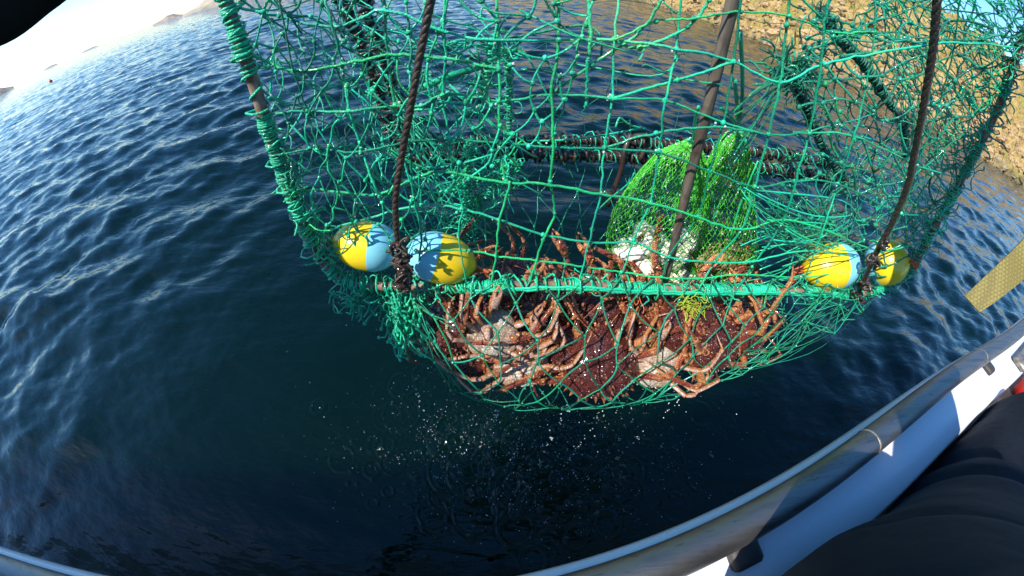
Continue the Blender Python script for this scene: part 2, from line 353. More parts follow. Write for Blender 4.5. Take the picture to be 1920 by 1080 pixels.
far_land('islet', [-59.0, -58.2, -57.4, -56.8], [0, .1, .12, 0], 1600, 200, 7.2, (.2, .2, .22), (.18, .18, .2))

# ------------------------------------------------------------------ far red buoy on the sea
bp_ = on_z(87, 136, -H); s_ = 75.0 / math.hypot(bp_.x, bp_.y); bl = (bp_.x * s_, bp_.y * s_, 0.05)
e = empty('marker_buoy', bl, label='tiny red marker buoy floating far out near the horizon', cat='buoy')
m = MB(); m.blob(bl, (.28, .28, .26), 14, 9); m.build('float_body', M_red, e)
m = MB(); m.tube([Vector(bl) + Vector((0, 0, .24)), Vector(bl) + Vector((0, 0, .38))], .05, 8); m.build('top_eye', M_rubber, e)
# ------------------------------------------------------------------ boat (rail frame: s along the rail, w outboard, z up)
T = Vector((0.970, 0.2425, 0)); Nn = Vector((-0.2425, 0.970, 0))
ZR = H - 0.55
G0 = Vector((0, -0.04, ZR))
def OFF(s): return .045 * math.exp(-((s - 1.15) / .75) ** 2)
GM = Matrix((( T.x, Nn.x, 0, G0.x), (T.y, Nn.y, 0, G0.y), (0, 0, 1, G0.z), (0, 0, 0, 1)))
def G(s, w, z): return GM @ Vector((s, w, z))
boat = empty('fishing_boat', G(0, -1.2, -1.3), label='white fishing boat gunwale with a scuffed grey metal tube along its edge', cat='boat')
prof = [(-.168, -.75), (-.168, -.05), (-.172, -.012), (-.162, 0.0), (-.10, .002), (-.04, .002), (-.008, 0.0), (0.0, -.010), (0.0, -.05), (-.012, -.06), (-.03, -.10), (-.06, -.4), (-.14, -.9), (-.34, -1.5)]
ss = np.linspace(-4.5, 4.5, 90)
m = MB(); m.grid([[tuple(G(s, w + OFF(s), z)) for (w, z) in prof] for s in ss])
hull = m.build('hull', M_gel, boat)
def GC(s, w, z): return G(s, w + OFF(s), z)
m = MB(); m.box((-4.4, -2.6, -.86), (4.4, -.17, -.76), GM, bev=.01); m.build('deck', M_cabin, boat)
m = MB(); m.box((1.05, -.62, -.757), (3.6, -.172, -.17), GM, bev=.015); m.build('side_locker', M_locker, boat)
m = MB(); m.tube([GC(s, -.036, .031) for s in np.linspace(-4.4, 4.4, 120)], .0285, 28); rail = m.build('rail_tube', M_tube, boat)
for s0 in (.735, 1.52):
    m = MB(); m.tube([GC(s0 + k * .004, -.036, .031) for k in range(-1, 2)], [.0287, .0295, .0287], 28); m.build('weld_seam', M_plate, rail)
for s0 in (-.55, .375, 1.60):
    m = MB(); m.box((s0 - .028, -.100 + OFF(s0), -.004), (s0 + .028, -.040 + OFF(s0), .020), GM, bev=.006)
    br = m.build('rail_bracket', M_rubber, boat)
m = MB(); m.box((1.88, -.155, .004), (2.35, -.085, .030), GM, bev=.008); pl_ = m.build('bolted_plate', M_plate, boat)
for s0 in (1.93, 2.05, 2.17, 2.29):
    m = MB(); m.blob(G(s0, -.125, .032), (.012, .012, .008), 8, 5); m.build('bolt', M_plate, pl_)
# wheelhouse, unseen behind the camera, added to shade the rail
cab = MB(); cab.box((-4.2, -2.7, -.76), (.10, -1.22, 1.42), GM, bev=.04); cb = cab.build('shade_wheelhouse', M_cabin, boat)
m = MB(); m.box((-4.35, -2.85, 1.42), (.20, -1.10, 1.50), GM, bev=.03); m.build('shade_roof', M_cabin, cb)
for s0 in (-3.8, -2.6, -1.5):
    m = MB(); m.box((s0, -1.222, .35), (s0 + .8, -1.212, 1.05), GM, bev=.004); m.build('window', M_glass, cb)

# red plastic can standing on the deck by the rail
RM = GM @ Matrix.Translation((2.25, -.30, -.168)); e = empty('fuel_can', RM.translation, label='bright red plastic can showing beyond the navy jacket inside the boat', cat='can')
m = MB(); m.box((-.10, -.08, 0), (.10, .09, .15), RM, bev=.025); m.build('can_body', M_red, e)
m = MB(); m.tube([RM @ Vector(q) for q in ((-.06, -.02, .14), (-.06, -.02, .185), (.03, -.02, .185), (.03, -.02, .14))], .012, 8); m.build('handle', M_red, e)
m = MB(); m.tube([RM @ Vector((.07, 0, .14)), RM @ Vector((.07, 0, .17))], .022, 12); m.build('cap', M_rubber, e)

# ------------------------------------------------------------------ crab trap
trap = empty('crab_trap', FP(1100, 540), label='large square steel framed crab trap hung beside the boat in green netting', cat='crab trap')
poleL = spline([FP(*q) for q in ((405, -60), (430, 20), (455, 95), (480, 170), (505, 250), (528, 315), (548, 370), (570, 425), (592, 470), (618, 505), (655, 527), (705, 536), (760, 538))], 60)
bar = spline([FP(*q) for q in ((760, 538), (860, 539), (960, 535), (1080, 533), (1180, 540), (1300, 543), (1400, 543), (1500, 546), (1560, 549), (1620, 550), (1665, 538))], 80)
poleR = spline([FP(*q) for q in ((1665, 538), (1695, 520), (1718, 490), (1745, 440), (1785, 370), (1825, 295), (1852, 245), (1880, 180), (1905, 110), (1945, 0))], 50)
frame_near = poleL[:-1] + bar[:-1] + poleR
m = MB(); m.tube(frame_near, .0095, 10); fr = m.build('near_frame', M_rust, trap)

def wrap(m, path, r0, turns_per_m, density, r=.0024, jit=.35, seed=1.0):
    """twine lashed round a bar in irregular bunches"""
    P = [Vector(q) for q in path]; L = [0.0]
    for a, b in zip(P, P[1:]): L.append(L[-1] + (b - a).length)
    L = np.array(L); A = np.array([tuple(q) for q in P]); tot = L[-1]
    n = int(tot * turns_per_m * 8); run = []
    for i in range(n + 1):
        s = tot * i / n
        c = Vector([np.interp(s, L, A[:, k]) for k in range(3)]); c2 = Vector([np.interp(min(s + .01, tot), L, A[:, k]) for k in range(3)]) if s < tot - .01 else c + (c - last).normalized() * .01
        t = (c2 - c).normalized(); last = c
        u = t.cross(Vector((.2, .9, .4))).normalized(); v = t.cross(u)
        g = mn.noise(Vector((s * 9, seed, 0))) + density
        a = i / 8 * 2 * math.pi + mn.noise(Vector((s * 30, seed, 3))) * 1.5
        rr = r0 + r * .7 + max(0, mn.noise(Vector((s * 55, seed, 7)))) * .012 * jit
        q = c + (u * math.cos(a) + v * math.sin(a)) * rr + t * mn.noise(Vector((s * 70, seed, 9))) * .012
        if g > 0: run.append(q)
        else:
            if len(run) > 4: m.tube(run, r, 5)
            run = []
    if len(run) > 4: m.tube(run, r, 5)
def tuft(m, p, n, size, r=.0016, down=0.0):
    for _ in range(n):
        q = Vector(p) + rv(size * .25); pts = [q]; d_ = rv(1).normalized()
        for k in range(rng.randint(3, 6)):
            d_ = (d_ + rv(.5) + Vector((0, 0, -down))).normalized(); q = q + d_ * size * .35; pts.append(q)
        m.tube(spline(pts, len(pts) * 2), r * rng.uniform(.7, 1.3), 4)
m = TM()
wrap(m, poleL[:34], .0098, 300, .12, .0020, .7, 1.0); wrap(m, poleL[:16], .0110, 240, .05, .0019, 1.2, 41.0); wrap(m, poleL[:40], .0105, 36, .25, .0022, 2.6, 21.0)
wrap(m, poleL[24:], .0100, 240, -.10, .0020, .9, 9.0); wrap(m, poleL[24:], .0105, 70, .15, .0021, 2.4, 19.0)
wrap(m, bar, .0098, 270, -.02, .0020, .8, 2.0); wrap(m, bar, .0115, 45, .15, .0021, 2.8, 12.0); wrap(m, bar, .011, 26, .3, .0021, 2.4, 32.0)
wrap(m, poleR, .0098, 240, -.05, .0020, .8, 3.0); wrap(m, poleR, .012, 45, .15, .0024, 2.4, 6.0)
for k in range(4):
    a_ = rng.uniform(2.2, 5.2); m.tube([q + Vector((0, math.cos(a_) * .011 - .004, math.sin(a_) * .012 + .004)) + rv(.0012) for q in bar[10:70]], .0030, 5)
for q in poleL[22:-2:2]: tuft(m, q + Vector((.012, 0, .0)), 5, .028)
for q in bar[::2]: tuft(m, q + Vector((0, 0, -.004)), 4, .026)
for q in poleR[2::2]: tuft(m, q + Vector((-.012, 0, .004)), 6, .034)
m.build('twine_lashing', M_twine, fr)

# far frame: dark wrapped double bars
m = MB(); mw = MB(); mg = MB()
up = [BP(*q) for q in ((735, 262), (800, 268), (900, 266), (1000, 265), (1100, 264), (1200, 268), (1300, 275), (1400, 283), (1480, 293), (1560, 308))]
lo = [BP(*q, -.05) for q in ((745, 300), (850, 292), (960, 290), (1080, 292), (1200, 297), (1320, 305), (1420, 315), (1500, 325), (1580, 338))]
lf = [BP(*q) for q in ((628, -40), (650, 20), (676, 80), (700, 150), (722, 215), (745, 290))]
lf2 = [BP(*q, -.04) for q in ((668, -40), (690, 30), (708, 80), (735, 160), (750, 225), (768, 285))]
bars = [(spline(p_, 40), r) for p_, r in ((up, .016), (lo, .017), (lf, .020), (lf2, .015))]
for sp, r in bars: m.tube([q + rv(.002) for q in sp], r * .8, 9)
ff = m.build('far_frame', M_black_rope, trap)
for sp, r in bars:
    mw = MB(); wrap(mw, sp, r * .8, 46, 1.5, .0052, 2.8, rng.uniform(0, 50)); mw.build('rope_wrapping', M_black_rope, ff)
    mg = TM(); wrap(mg, sp, r * 1.1, 24, 1.5, .0021, 2.4, rng.uniform(0, 50))
    for q in sp[::3]: tuft(mg, q, 3, .04)
    mg.build('twine_lashing', M_twine, ff)

# lines of the entrance hoop on the right, wrapped in twine
RA = spline([on_y(1482, 128, .86), on_y(1500, 175, .86), on_y(1525, 235, .87), on_y(1552, 290, .88), on_y(1592, 345, .9)], 30)
RB = spline([on_y(1540, 20, .84), on_y(1575, 72, .86), on_y(1620, 120, .88), on_y(1655, 175, .9), on_y(1692, 232, .92), on_y(1700, 300, .94)], 30)
m = MB(); mw = MB()
for pth in (RA, RB):
    m.tube([q + rv(.002) for q in pth], .010, 8); wrap(mw, pth, .010, 100, .5, .0032, .8, rng.uniform(0, 50))
    for q in pth[::3]: tuft(mw, q, 3, .03)
hp = m.build('entrance_hoop', M_black_rope, trap); mw.build('twine_lashing', M_twine_thin, hp)

# netting ------------------------------------------------------------
beads = []
def strand(m, a, b, r, slack, sub=6, n=5, sag=0.0):
    L = (b - a).length; d1 = rv(1); d1.normalize(); w = rv(1); out = []
    for k in range(sub + 1):
        t = k / sub; e_ = math.sin(math.pi * t)
        out.append(a.lerp(b, t) + d1 * (slack * L * e_) + w * (slack * .12 * L * math.sin(2 * math.pi * t)) + Vector((0, 0, -sag * L * e_)))
    m.tube(out, r * rng.uniform(.42, .68), n)
def net(m, S, nu, nv, kind, r, jit=.25, slack=.10, skip=0.0, knot=1.9, sag=.05, sub=6):
    K = {}
    for j in range(nv + 1):
        for i in range(nu + 1):
            ju = rng.gauss(0, jit) if 0 < i < nu else 0; jv = rng.gauss(0, jit) if 0 < j < nv else 0
            u = (i + (.5 if kind == 'd' and j % 2 else 0) + ju) / nu; v = (j + jv) / nv
            K[i, j] = S(min(max(u, 0), 1), min(max(v, 0), 1))
    for (i, j), p in K.items():
        if kind == 'd': nb = [(i, j + 1), (i + (1 if j % 2 else -1), j + 1)]
        else: nb = [(i + 1, j), (i, j + 1)]
        for q in nb:
            if q in K and rng.random() >= skip and (K[q] - p).length > .004: strand(m, p, K[q], r, slack, sub, 5, sag)
        if rng.random() > .12: m.blob(p, (r * knot * rng.uniform(.6, 1.0), r * knot * rng.uniform(.6, 1.0), r * knot * rng.uniform(.6, 1.0)), 6, 4)
        if rng.random() < .7: beads.append(p + rv(r))
def bil(a, b, c, d_, bulge=Vector((0, 0, 0))):
    def S(u, v):
        return (a.lerp(b, u)).lerp(c.lerp(d_, u), v) + bulge * (math.sin(math.pi * u) * math.sin(math.pi * v))
    return S

# near face: the long square meshes, traced on the plane of the near frame
nm = TM()
VL = [[(523, -30), (523, 0), (551, 132), (576, 208), (595, 274), (617, 318), (640, 370), (668, 432)],
      [(600, -30), (626, 57), (642, 132), (656, 208), (677, 277), (699, 340), (712, 368)],
      [(716, -30), (722, 20), (727, 104), (741, 198), (768, 290), (775, 370), (790, 440), (782, 520)],
      [(838, -30), (832, 40), (835, 110), (830, 180), (842, 260), (850, 330), (868, 390), (860, 440), (875, 535)],
      [(931, -30), (937, 190), (934, 267), (949, 340), (955, 345), (935, 420), (930, 480), (920, 535)],
      [(1045, -30), (1048, 75), (1035, 170), (1037, 277), (1032, 340), (1040, 400), (1018, 450), (992, 535)],
      [(1100, -30), (1108, 60), (1102, 130), (1098, 200)],
      [(1166, -30), (1152, 75), (1148, 182), (1133, 277), (1126, 362), (1110, 430), (1085, 535)],
      [(1278, -30), (1268, 91), (1247, 189), (1235, 283), (1220, 378), (1188, 450), (1160, 535)],
      [(1392, -30), (1375, 116), (1356, 230), (1331, 320), (1308, 405), (1255, 480), (1238, 540)],
      [(1484, -30), (1475, 47), (1463, 154), (1441, 252), (1415, 350), (1390, 430), (1340, 490), (1310, 543)],
      [(1560, -30), (1547, 40), (1540, 117), (1517, 250), (1498, 320), (1465, 420), (1410, 500), (1380, 543)],
      [(1640, -30), (1640, 60), (1625, 160), (1600, 260), (1570, 350), (1540, 440), (1500, 540)],
      [(1800, -30), (1790, 80), (1760, 200), (1720, 310), (1690, 400), (1650, 470), (1600, 545)]]
HL = [[(430, 10), (523, 30), (630, 50), (722, 20), (835, 60), (930, 75), (1048, 75), (1152, 75), (1268, 91), (1375, 116), (1463, 154), (1545, 120), (1640, 100), (1790, 80), (1910, 90)],
      [(455, 95), (551, 132), (642, 120), (728, 104), (835, 110), (935, 130)],
      [(495, 215), (576, 208), (656, 208), (741, 198), (790, 198), (840, 175), (935, 190), (1035, 178), (1148, 185), (1247, 189), (1356, 230), (1441, 252), (1520, 250), (1600, 255), (1720, 310), (1800, 335)],
      [(520, 290), (595, 280), (677, 285), (768, 265), (850, 262), (937, 268), (1037, 277), (1133, 279), (1235, 287), (1331, 320), (1415, 350), (1490, 340), (1570, 345), (1690, 400), (1770, 400)],
      [(548, 370), (590, 355), (700, 365), (775, 335), (830, 322), (945, 342), (1032, 347), (1126, 364), (1220, 380), (1308, 408), (1390, 430), (1470, 412), (1545, 430), (1650, 470), (1740, 450)],
      [(585, 445), (668, 415), (790, 385), (865, 392), (935, 412), (1018, 440), (1110, 455), (1190, 455), (1255, 482), (1335, 492), (1410, 490), (1510, 470), (1600, 480)],
      [(780, 470), (880, 470), (930, 480), (1005, 488), (1095, 500), (1165, 510), (1240, 520), (1310, 522), (1400, 515), (1500, 520), (1580, 510)],
      [(1152, 75), (1230, 40), (1300, 35), (1390, 22), (1480, 30), (1560, 60), (1640, 60)],
      [(1152, 75), (1200, 90), (1290, 50), (1330, 0), (1340, -30)], [(1148, 185), (1270, 150), (1375, 118)],
      [(1035, 178), (1110, 120), (1200, 60), (1240, 0), (1250, -30)], [(1133, 277), (1230, 250), (1340, 238), (1441, 252)]]
for ln in VL + HL:
    pts = spline([FP(*q, rng.gauss(0, .006)) for q in ln], len(ln) * 6)
    pts = [q + rv(.0007) for q in pts]
    nm.tube(pts, .0021 * rng.uniform(.75, 1.15), 6)
    for q in ln: nm.blob(FP(*q), .0040 * rng.uniform(.7, 1.3), 6, 5); beads.append(FP(*q) + rv(.004))
# finer diamonds near the left upright, and loose odd strands
net(nm, bil(FP(455, -40), FP(760, -40), FP(600, 480), FP(800, 470)), 5, 12, 'd', .0027, .16, .16)
net(nm, bil(FP(760, -60), FP(1130, -60), FP(800, 380), FP(1040, 250)), 5, 8, 'd', .0029, .26, .12, .10)
for _ in range(20):
    a_ = (rng.uniform(740, 1560), rng.uniform(-20, 330)); b_ = (a_[0] + rng.gauss(0, 110), a_[1] + rng.gauss(20, 70))
    strand(nm, FP(*a_, .02), FP(*b_, rng.uniform(0, .08)), .0028, rng.uniform(.08, .35), 9, 5)
for _ in range(22):
    t_ = rng.random(); a_ = (rng.uniform(760, 960), rng.uniform(20, 360)); strand(nm, FP(*a_, .05), FP(a_[0] + rng.gauss(30, 70), a_[1] + abs(rng.gauss(50, 40)), .08), .0026, rng.uniform(.05, .3), 8, 5)
# strands sweeping from the face towards the right corner, gathered on the bar
for _ in range(46):
    y0 = rng.uniform(300, 500); a_ = FP(rng.uniform(1380, 1480), y0 + 40, .01); b_ = FP(rng.uniform(1510, 1640), rng.uniform(390, 500), rng.uniform(0, .16)); strand(nm, a_, b_, .0025, .10, 8, 5)
nm.build('near_netting', M_twine, trap)

# side panels and the entrance funnels that lead in from them
def edge(path):
    P = [Vector(q) for q in path]
    def f(t):
        x_ = t * (len(P) - 1); i = min(int(x_), len(P) - 2); return P[i].lerp(P[i + 1], x_ - i)
    return f
eL = edge([FP(*q) for q in ((405, -60), (455, 95), (505, 250), (548, 370), (618, 505))]); eLb = edge([BP(*q) for q in ((628, -40), (676, 80), (700, 150), (722, 215), (745, 290))])
eR = edge([FP(*q) for q in ((1945, 0), (1905, 110), (1852, 245), (1785, 370), (1695, 520))]); eRb = edge([on_y(1640, -40, 1.02), on_y(1665, 60, 1.02), on_y(1690, 150, 1.02), on_y(1692, 240, 1.0), on_y(1620, 350, .98)])
sm = TM(); net(sm, lambda u, v: eL(v).lerp(eLb(v), u) + Vector((.02, 0, -.01)) * math.sin(math.pi * u), 6, 13, 'd', .0026, .32, .18); sm.build('side_netting', M_twine, trap)
sm = TM(); net(sm, lambda u, v: eR(v).lerp(eRb(v), u) + Vector((-.02, 0, -.01)) * math.sin(math.pi * u), 9, 18, 'd', .0034, .24, .16)
for _ in range(1000):                                       # loose fuzz and pulled meshes on the sunlit right side
    v = rng.random(); u = rng.random() ** 1.3; q = eR(v).lerp(eRb(v), u) + rv(.012); strand(sm, q, q + Vector((-.5, .35, rng.gauss(.25, .3))).normalized() * rng.uniform(.02, .07), .0023, rng.uniform(.05, .3), 6, 4)
sm.build('side_netting', M_twine, trap)
def funnel(name, rect, ring, nu, nv, r, M_):
    m = TM(); n = len(rect)
    def S(u, v):
        x_ = u * n; i = int(x_) % n; f = x_ - int(x_); a_ = rect[i].lerp(rect[(i + 1) % n], f); b_ = ring[i].lerp(ring[(i + 1) % n], f)
        q = a_.lerp(b_, v); q.z -= .05 * math.sin(math.pi * v); return q
    net(m, S, nu, nv, 'd', r, .22, .12, .03); return m
lrect = [FP(430, -30), FP(480, 170), FP(570, 425), FP(640, 520), BP(760, 300), BP(722, 215), BP(676, 80), BP(640, -40)]
lring = [on_y(925, 70, .74), on_y(905, 170, .72), on_y(880, 290, .70), on_y(880, 400, .72), on_y(920, 360, .86), on_y(945, 320, .90), on_y(955, 210, .90), on_y(950, 100, .84)]
m = funnel('entrance_funnel', lrect, lring, 20, 9, .0027, M_twine)
ringpts = spline(lring + [lring[0]], 40); wrap(m, ringpts, .004, 120, .1, .003, 1.6, 4.0)
for q in lring: tuft(m, q, 10, .035)
for px_, py_ in ((905, 385), (890, 400), (870, 430), (955, 300), (925, 345), (880, 350), (850, 470), (820, 440), (800, 480)): tuft(m, on_y(px_, py_, .72), 26, .045, .0016)
m.tube(spline([on_y(945, 95, .82), on_y(900, 125, .78), on_y(850, 140, .74), on_y(790, 165, .70)], 16), .007, 7)
for _ in range(26):
    a_ = (rng.uniform(600, 790), rng.uniform(80, 330)); strand(m, on_y(*a_, rng.uniform(.6, .8)), on_y(a_[0] + rng.uniform(60, 180), a_[1] + rng.uniform(90, 200), .70), .0030, .06, 8, 5)
m.build('entrance_funnel', M_twine, trap)
rrect = [FP(1920, 60), FP(1852, 245), FP(1745, 440), FP(1640, 540), on_y(1600, 345, .98), on_y(1690, 230, 1.0), on_y(1680, 120, 1.02), on_y(1640, -40, 1.02)]
rring = [on_y(1530, 20, .74), on_y(1505, 150, .72), on_y(1480, 300, .70), on_y(1440, 430, .66), on_y(1500, 440, .84), on_y(1560, 300, .90), on_y(1545, 210, .88), on_y(1500, 110, .84)]
m = funnel('entrance_funnel', rrect, rring, 27, 11, .0044, M_twine)
for q in rring: tuft(m, q, 8, .035)
for _ in range(5): tuft(m, on_y(1485 + rng.gauss(0, 14), 135 + rng.gauss(0, 14), .80), 18, .05, .0022)
for _ in range(70):
    q = on_y(rng.uniform(1450, 1640), rng.uniform(330, 470), rng.uniform(.62, .85)); strand(m, q, q + rv(.035), .0023, rng.uniform(.1, .4), 6, 4)
for px_, py_ in ((1490, 425), (1520, 445), (1550, 450), (1470, 410), (1590, 460)): tuft(m, on_y(px_, py_, .72), 20, .05, .0018)
for _ in range(14):                                        # pale stretched strands tied to the funnel mouth
    strand(m, FP(rng.uniform(1335, 1400), rng.uniform(200, 330), .02), on_y(1478 + rng.gauss(0, 12), 140 + rng.gauss(0, 10), .80), .0027, .04, 8, 5)
m.build('entrance_funnel', M_twine_shaded, trap)

# far face: thin dark square meshes
bm_ = TM(); net(bm_, bil(BP(640, -60), BP(1720, -60), BP(745, 285), BP(1580, 330), Vector((0, .04, 0))), 12, 6, 's', .0018, .2, .10, .03)
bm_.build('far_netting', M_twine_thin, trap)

# belly: the net floor hanging between the two bottom bars, full of crabs
cxs = [-.36, -.25, -.185, -.10, 0.0, .15, .30, .45, .58, .70, .82, 1.0]
dep = [0.02, .03, .10, .345, .40, .43, .43, .41, .33, .22, .12, .02]
def belly(u, v):
    x_ = -.195 + 1.17 * u; dp = float(np.interp(x_, cxs, dep)); yb = .485 + .10 * x_; yf = 1.02 + .16 * x_
    cs = [(yb, 0), (yb - .12 * dp / .43, -.26), (yb - .165 * dp / .43, -.62), (yb - .12, -.96), (yb + .06, -1.10), (.6 * yb + .4 * yf, -1.0), (.25 * yb + .75 * yf, -.62), (yf, 0)]
    q = v * (len(cs) - 1); i = min(int(q), len(cs) - 2); f = q - i; a_, b_ = cs[i], cs[i + 1]
    return Vector((x_, a_[0] * (1 - f) + b_[0] * f, H - .505 + dp * (a_[1] * (1 - f) + b_[1] * f)))
em = TM(); net(em, belly, 14, 18, 'd', .0034, .2, .07, .02, 1.7, .02)
for _ in range(30):                                        # meshes pulled together towards the right corner
    a_ = belly(rng.uniform(.66, .84), rng.uniform(.05, .45)); b_ = FP(rng.uniform(1540, 1650), 553, rng.uniform(-.01, .05)); strand(em, a_, b_, .0022, .07, 8, 5, .06)
for _ in range(7):
    a_ = belly(rng.uniform(.03, .12), rng.uniform(.1, .5)); b_ = FP(rng.uniform(735, 785), 556, rng.uniform(-.01, .05)); strand(em, a_, b_, .0022, .08, 8, 5, .05)
em.build('belly_netting', M_twine_shaded, trap)
tm = MB()                                                  # knotted bunch of spare net under the left corner
for _ in range(70):
    q = FP(rng.gauss(748, 15), rng.uniform(548, 600), -.02); pts = [q]; d_ = Vector((0, 0, -1))
    for k in range(rng.randint(4, 9)):
        d_ = (d_ * .5 + Vector((0, 0, -.55)) + rv(.55)).normalized(); q = q + d_ * .017; pts.append(q)
    tm.tube(spline(pts, len(pts) * 3), .0022 * rng.uniform(.8, 1.3), 5)
    for k in (2, len(pts) - 1): tm.blob(pts[min(k, len(pts) - 1)], .0048, 6, 4)
for _ in range(22): tuft(tm, FP(rng.gauss(715, 35), 550 + rng.uniform(0, 18)), 8, .03)
tm.build('net_tangle', M_twine, trap)
st = MB(); pts = [FP(1380, -40, .018), FP(1372, 10, .018), FP(1345, 125, .02), FP(1318, 240, .02), FP(1290, 345, .02), FP(1268, 440, .02), FP(1246, 528, .02)]
sp_ = spline(pts, 24); st.tube(sp_, [.0125 * (1 - .18 * i / 24) * (1 + .03 * math.sin(i * 1.7)) for i in range(len(sp_))], 7, ref=(0.5, 0.4, 0.2), flat=.8)
st.build('spreader_stick', M_wood, trap)

# ------------------------------------------------------------------ hauling ropes
def rope(name, path, r, M_, label, n=3, knots=()):
    sp = spline(path, 90); m = MB(); L = 0; A = [0.0]
    for a_, b_ in zip(sp, sp[1:]): L += (b_ - a_).length; A.append(L)
    for k in range(n):
        q = []
        for i, c_ in enumerate(sp):
            t_ = (sp[min(i + 1, len(sp) - 1)] - sp[max(i - 1, 0)]).normalized(); u = t_.cross(Vector((.3, .9, .2))).normalized(); v = t_.cross(u); a_ = A[i] / (r * 4.0) * 2 * math.pi / 1.6 + k * 2 * math.pi / n
            q.append(c_ + (u * math.cos(a_) + v * math.sin(a_)) * r * .38)
        m.tube(q, r * .70, 8)
    for (i, c_, s) in knots:
        for _ in range(int(c_)):
            a_ = sp[i] + rv(.006); m.tube(spline([a_ + Vector((rng.uniform(-1, 1) * s, rng.uniform(-1, 1) * s * .6 - .006, rng.uniform(-1, 1) * s)) for _ in range(5)], 14), r * rng.uniform(.35, .6), 6)
    o = m.build(name, M_); return tag(o, label, 'rope')
rope('hauling_rope', [FP(818, -50, -.03), FP(808, 0, -.03), FP(790, 90, -.03), FP(770, 200, -.03), FP(752, 300, -.03), FP(742, 370, -.03), FP(744, 440, -.03), FP(752, 495, -.03), FP(757, 540, -.03)], .0053, M_rope,
     'brown three strand rope running down between the two yellow and blue floats on the left', 3, [(70, 7, .014), (76, 7, .016), (82, 6, .014), (87, 5, .012)])
rope('hauling_rope', [FP(1764, -50, -.03), FP(1757, 0, -.03), FP(1748, 100, -.03), FP(1733, 190, -.03), FP(1712, 300, -.03), FP(1703, 345, -.03), FP(1672, 420, -.03), FP(1640, 480, -.03), FP(1606, 555, -.03)], .0078, M_black_rope,
     'black wet rope running down across the floats at the right corner of the trap', 3, [(72, 6, .012), (78, 7, .014), (84, 8, .016), (88, 6, .015)])
p0 = BP(1180, 262, -.05); m = MB()
m.tube(spline([p0, p0 + Vector((.02, -.03, .03)), p0 + Vector((.06, 0, .01)), p0 + Vector((.05, -.01, -.06))], 20), .009, 7)
m.tube(spline([p0 + Vector((0, 0, .02)), p0 + Vector((-.015, -.03, -.03)), p0 + Vector((-.01, -.03, -.10)), p0 + Vector((-.022, -.03, -.24))], 20), .009, 7)
tag(m.build('tie_cord', M_rope), 'brown cord knotted round the dark far bar with its end hanging', 'cord')

# ------------------------------------------------------------------ floats
def float_(c0, c1, rad, yellow_at_start, label, split=None):
    split = split or (.58 if yellow_at_start else .42)
    a = Vector(c0); b = Vector(c1); d_ = b - a; L = d_.length; d_.normalize(); mid = (a + b) / 2
    u = d_.cross(Vector((0, 0, 1))).normalized(); v = u.cross(d_)
    e = empty('trap_float', mid, label=label, cat='float', group='egg shaped floats tied to the trap')
    m = MB(); K, S_ = 34, 36; rows = []; 
    ts = sorted(set([i / K for i in range(K + 1)] + [split]))
    for t in ts:
        s = 2 * t - 1; r = rad * max(0.0, 1 - abs(s) ** 2.4) ** .62 * (1 + .06 * s * (1 if yellow_at_start else -1)); r = max(r, rad * .10)
        rows.append([tuple(a + d_ * (L * t) + (u * math.cos(q) + v * math.sin(q)) * r) for q in np.linspace(0, 2 * math.pi, S_, endpoint=False)])
    f0 = len(m.f); m.grid(rows, wrap=True)
    for i in range(len(ts) - 1):
        ye = (ts[i] < split - 1e-6) == yellow_at_start
        for j in range(S_): m.m[f0 + i * S_ + j] = 0 if ye else 1
    m.f.append(tuple(range(S_))[::-1]); m.m.append(0 if yellow_at_start else 1); m.f.append(tuple(range((len(ts) - 1) * S_, len(ts) * S_))); m.m.append(1 if yellow_at_start else 0)
    m.build('float_shell', [M_yellow, M_blue], e)
    m = MB(); end = a if yellow_at_start else b; dd = -d_ if yellow_at_start else d_
    for k in range(4):
        q = end + rv(.003); m.tube(spline([q - dd * .012, q + dd * .012 + rv(.004), q + dd * .026 + Vector((0, 0, -.006)) + rv(.006), q + dd * .030 + Vector((0, -.01, -.022)) + rv(.005)], 12), .0034, 6)
    m.build('twine_tie', M_orange, e)
float_(FP(624, 452, .035), FP(752, 470, .035), .050, True, 'leftmost yellow and blue egg float, its yellow end tied to the upright')
float_(FP(760, 468, .035), FP(892, 502, .035), .052, False, 'yellow and blue float just right of the brown rope, above the bar')
float_(FP(1506, 506, .06), FP(1606, 494, .045), .068, True, 'yellow and pale blue float just left of the black rope at the right corner')
float_(FP(1622, 494, .10), FP(1706, 490, .0), .074, False, 'rightmost float, blue half behind the black rope and yellow end on the upright')

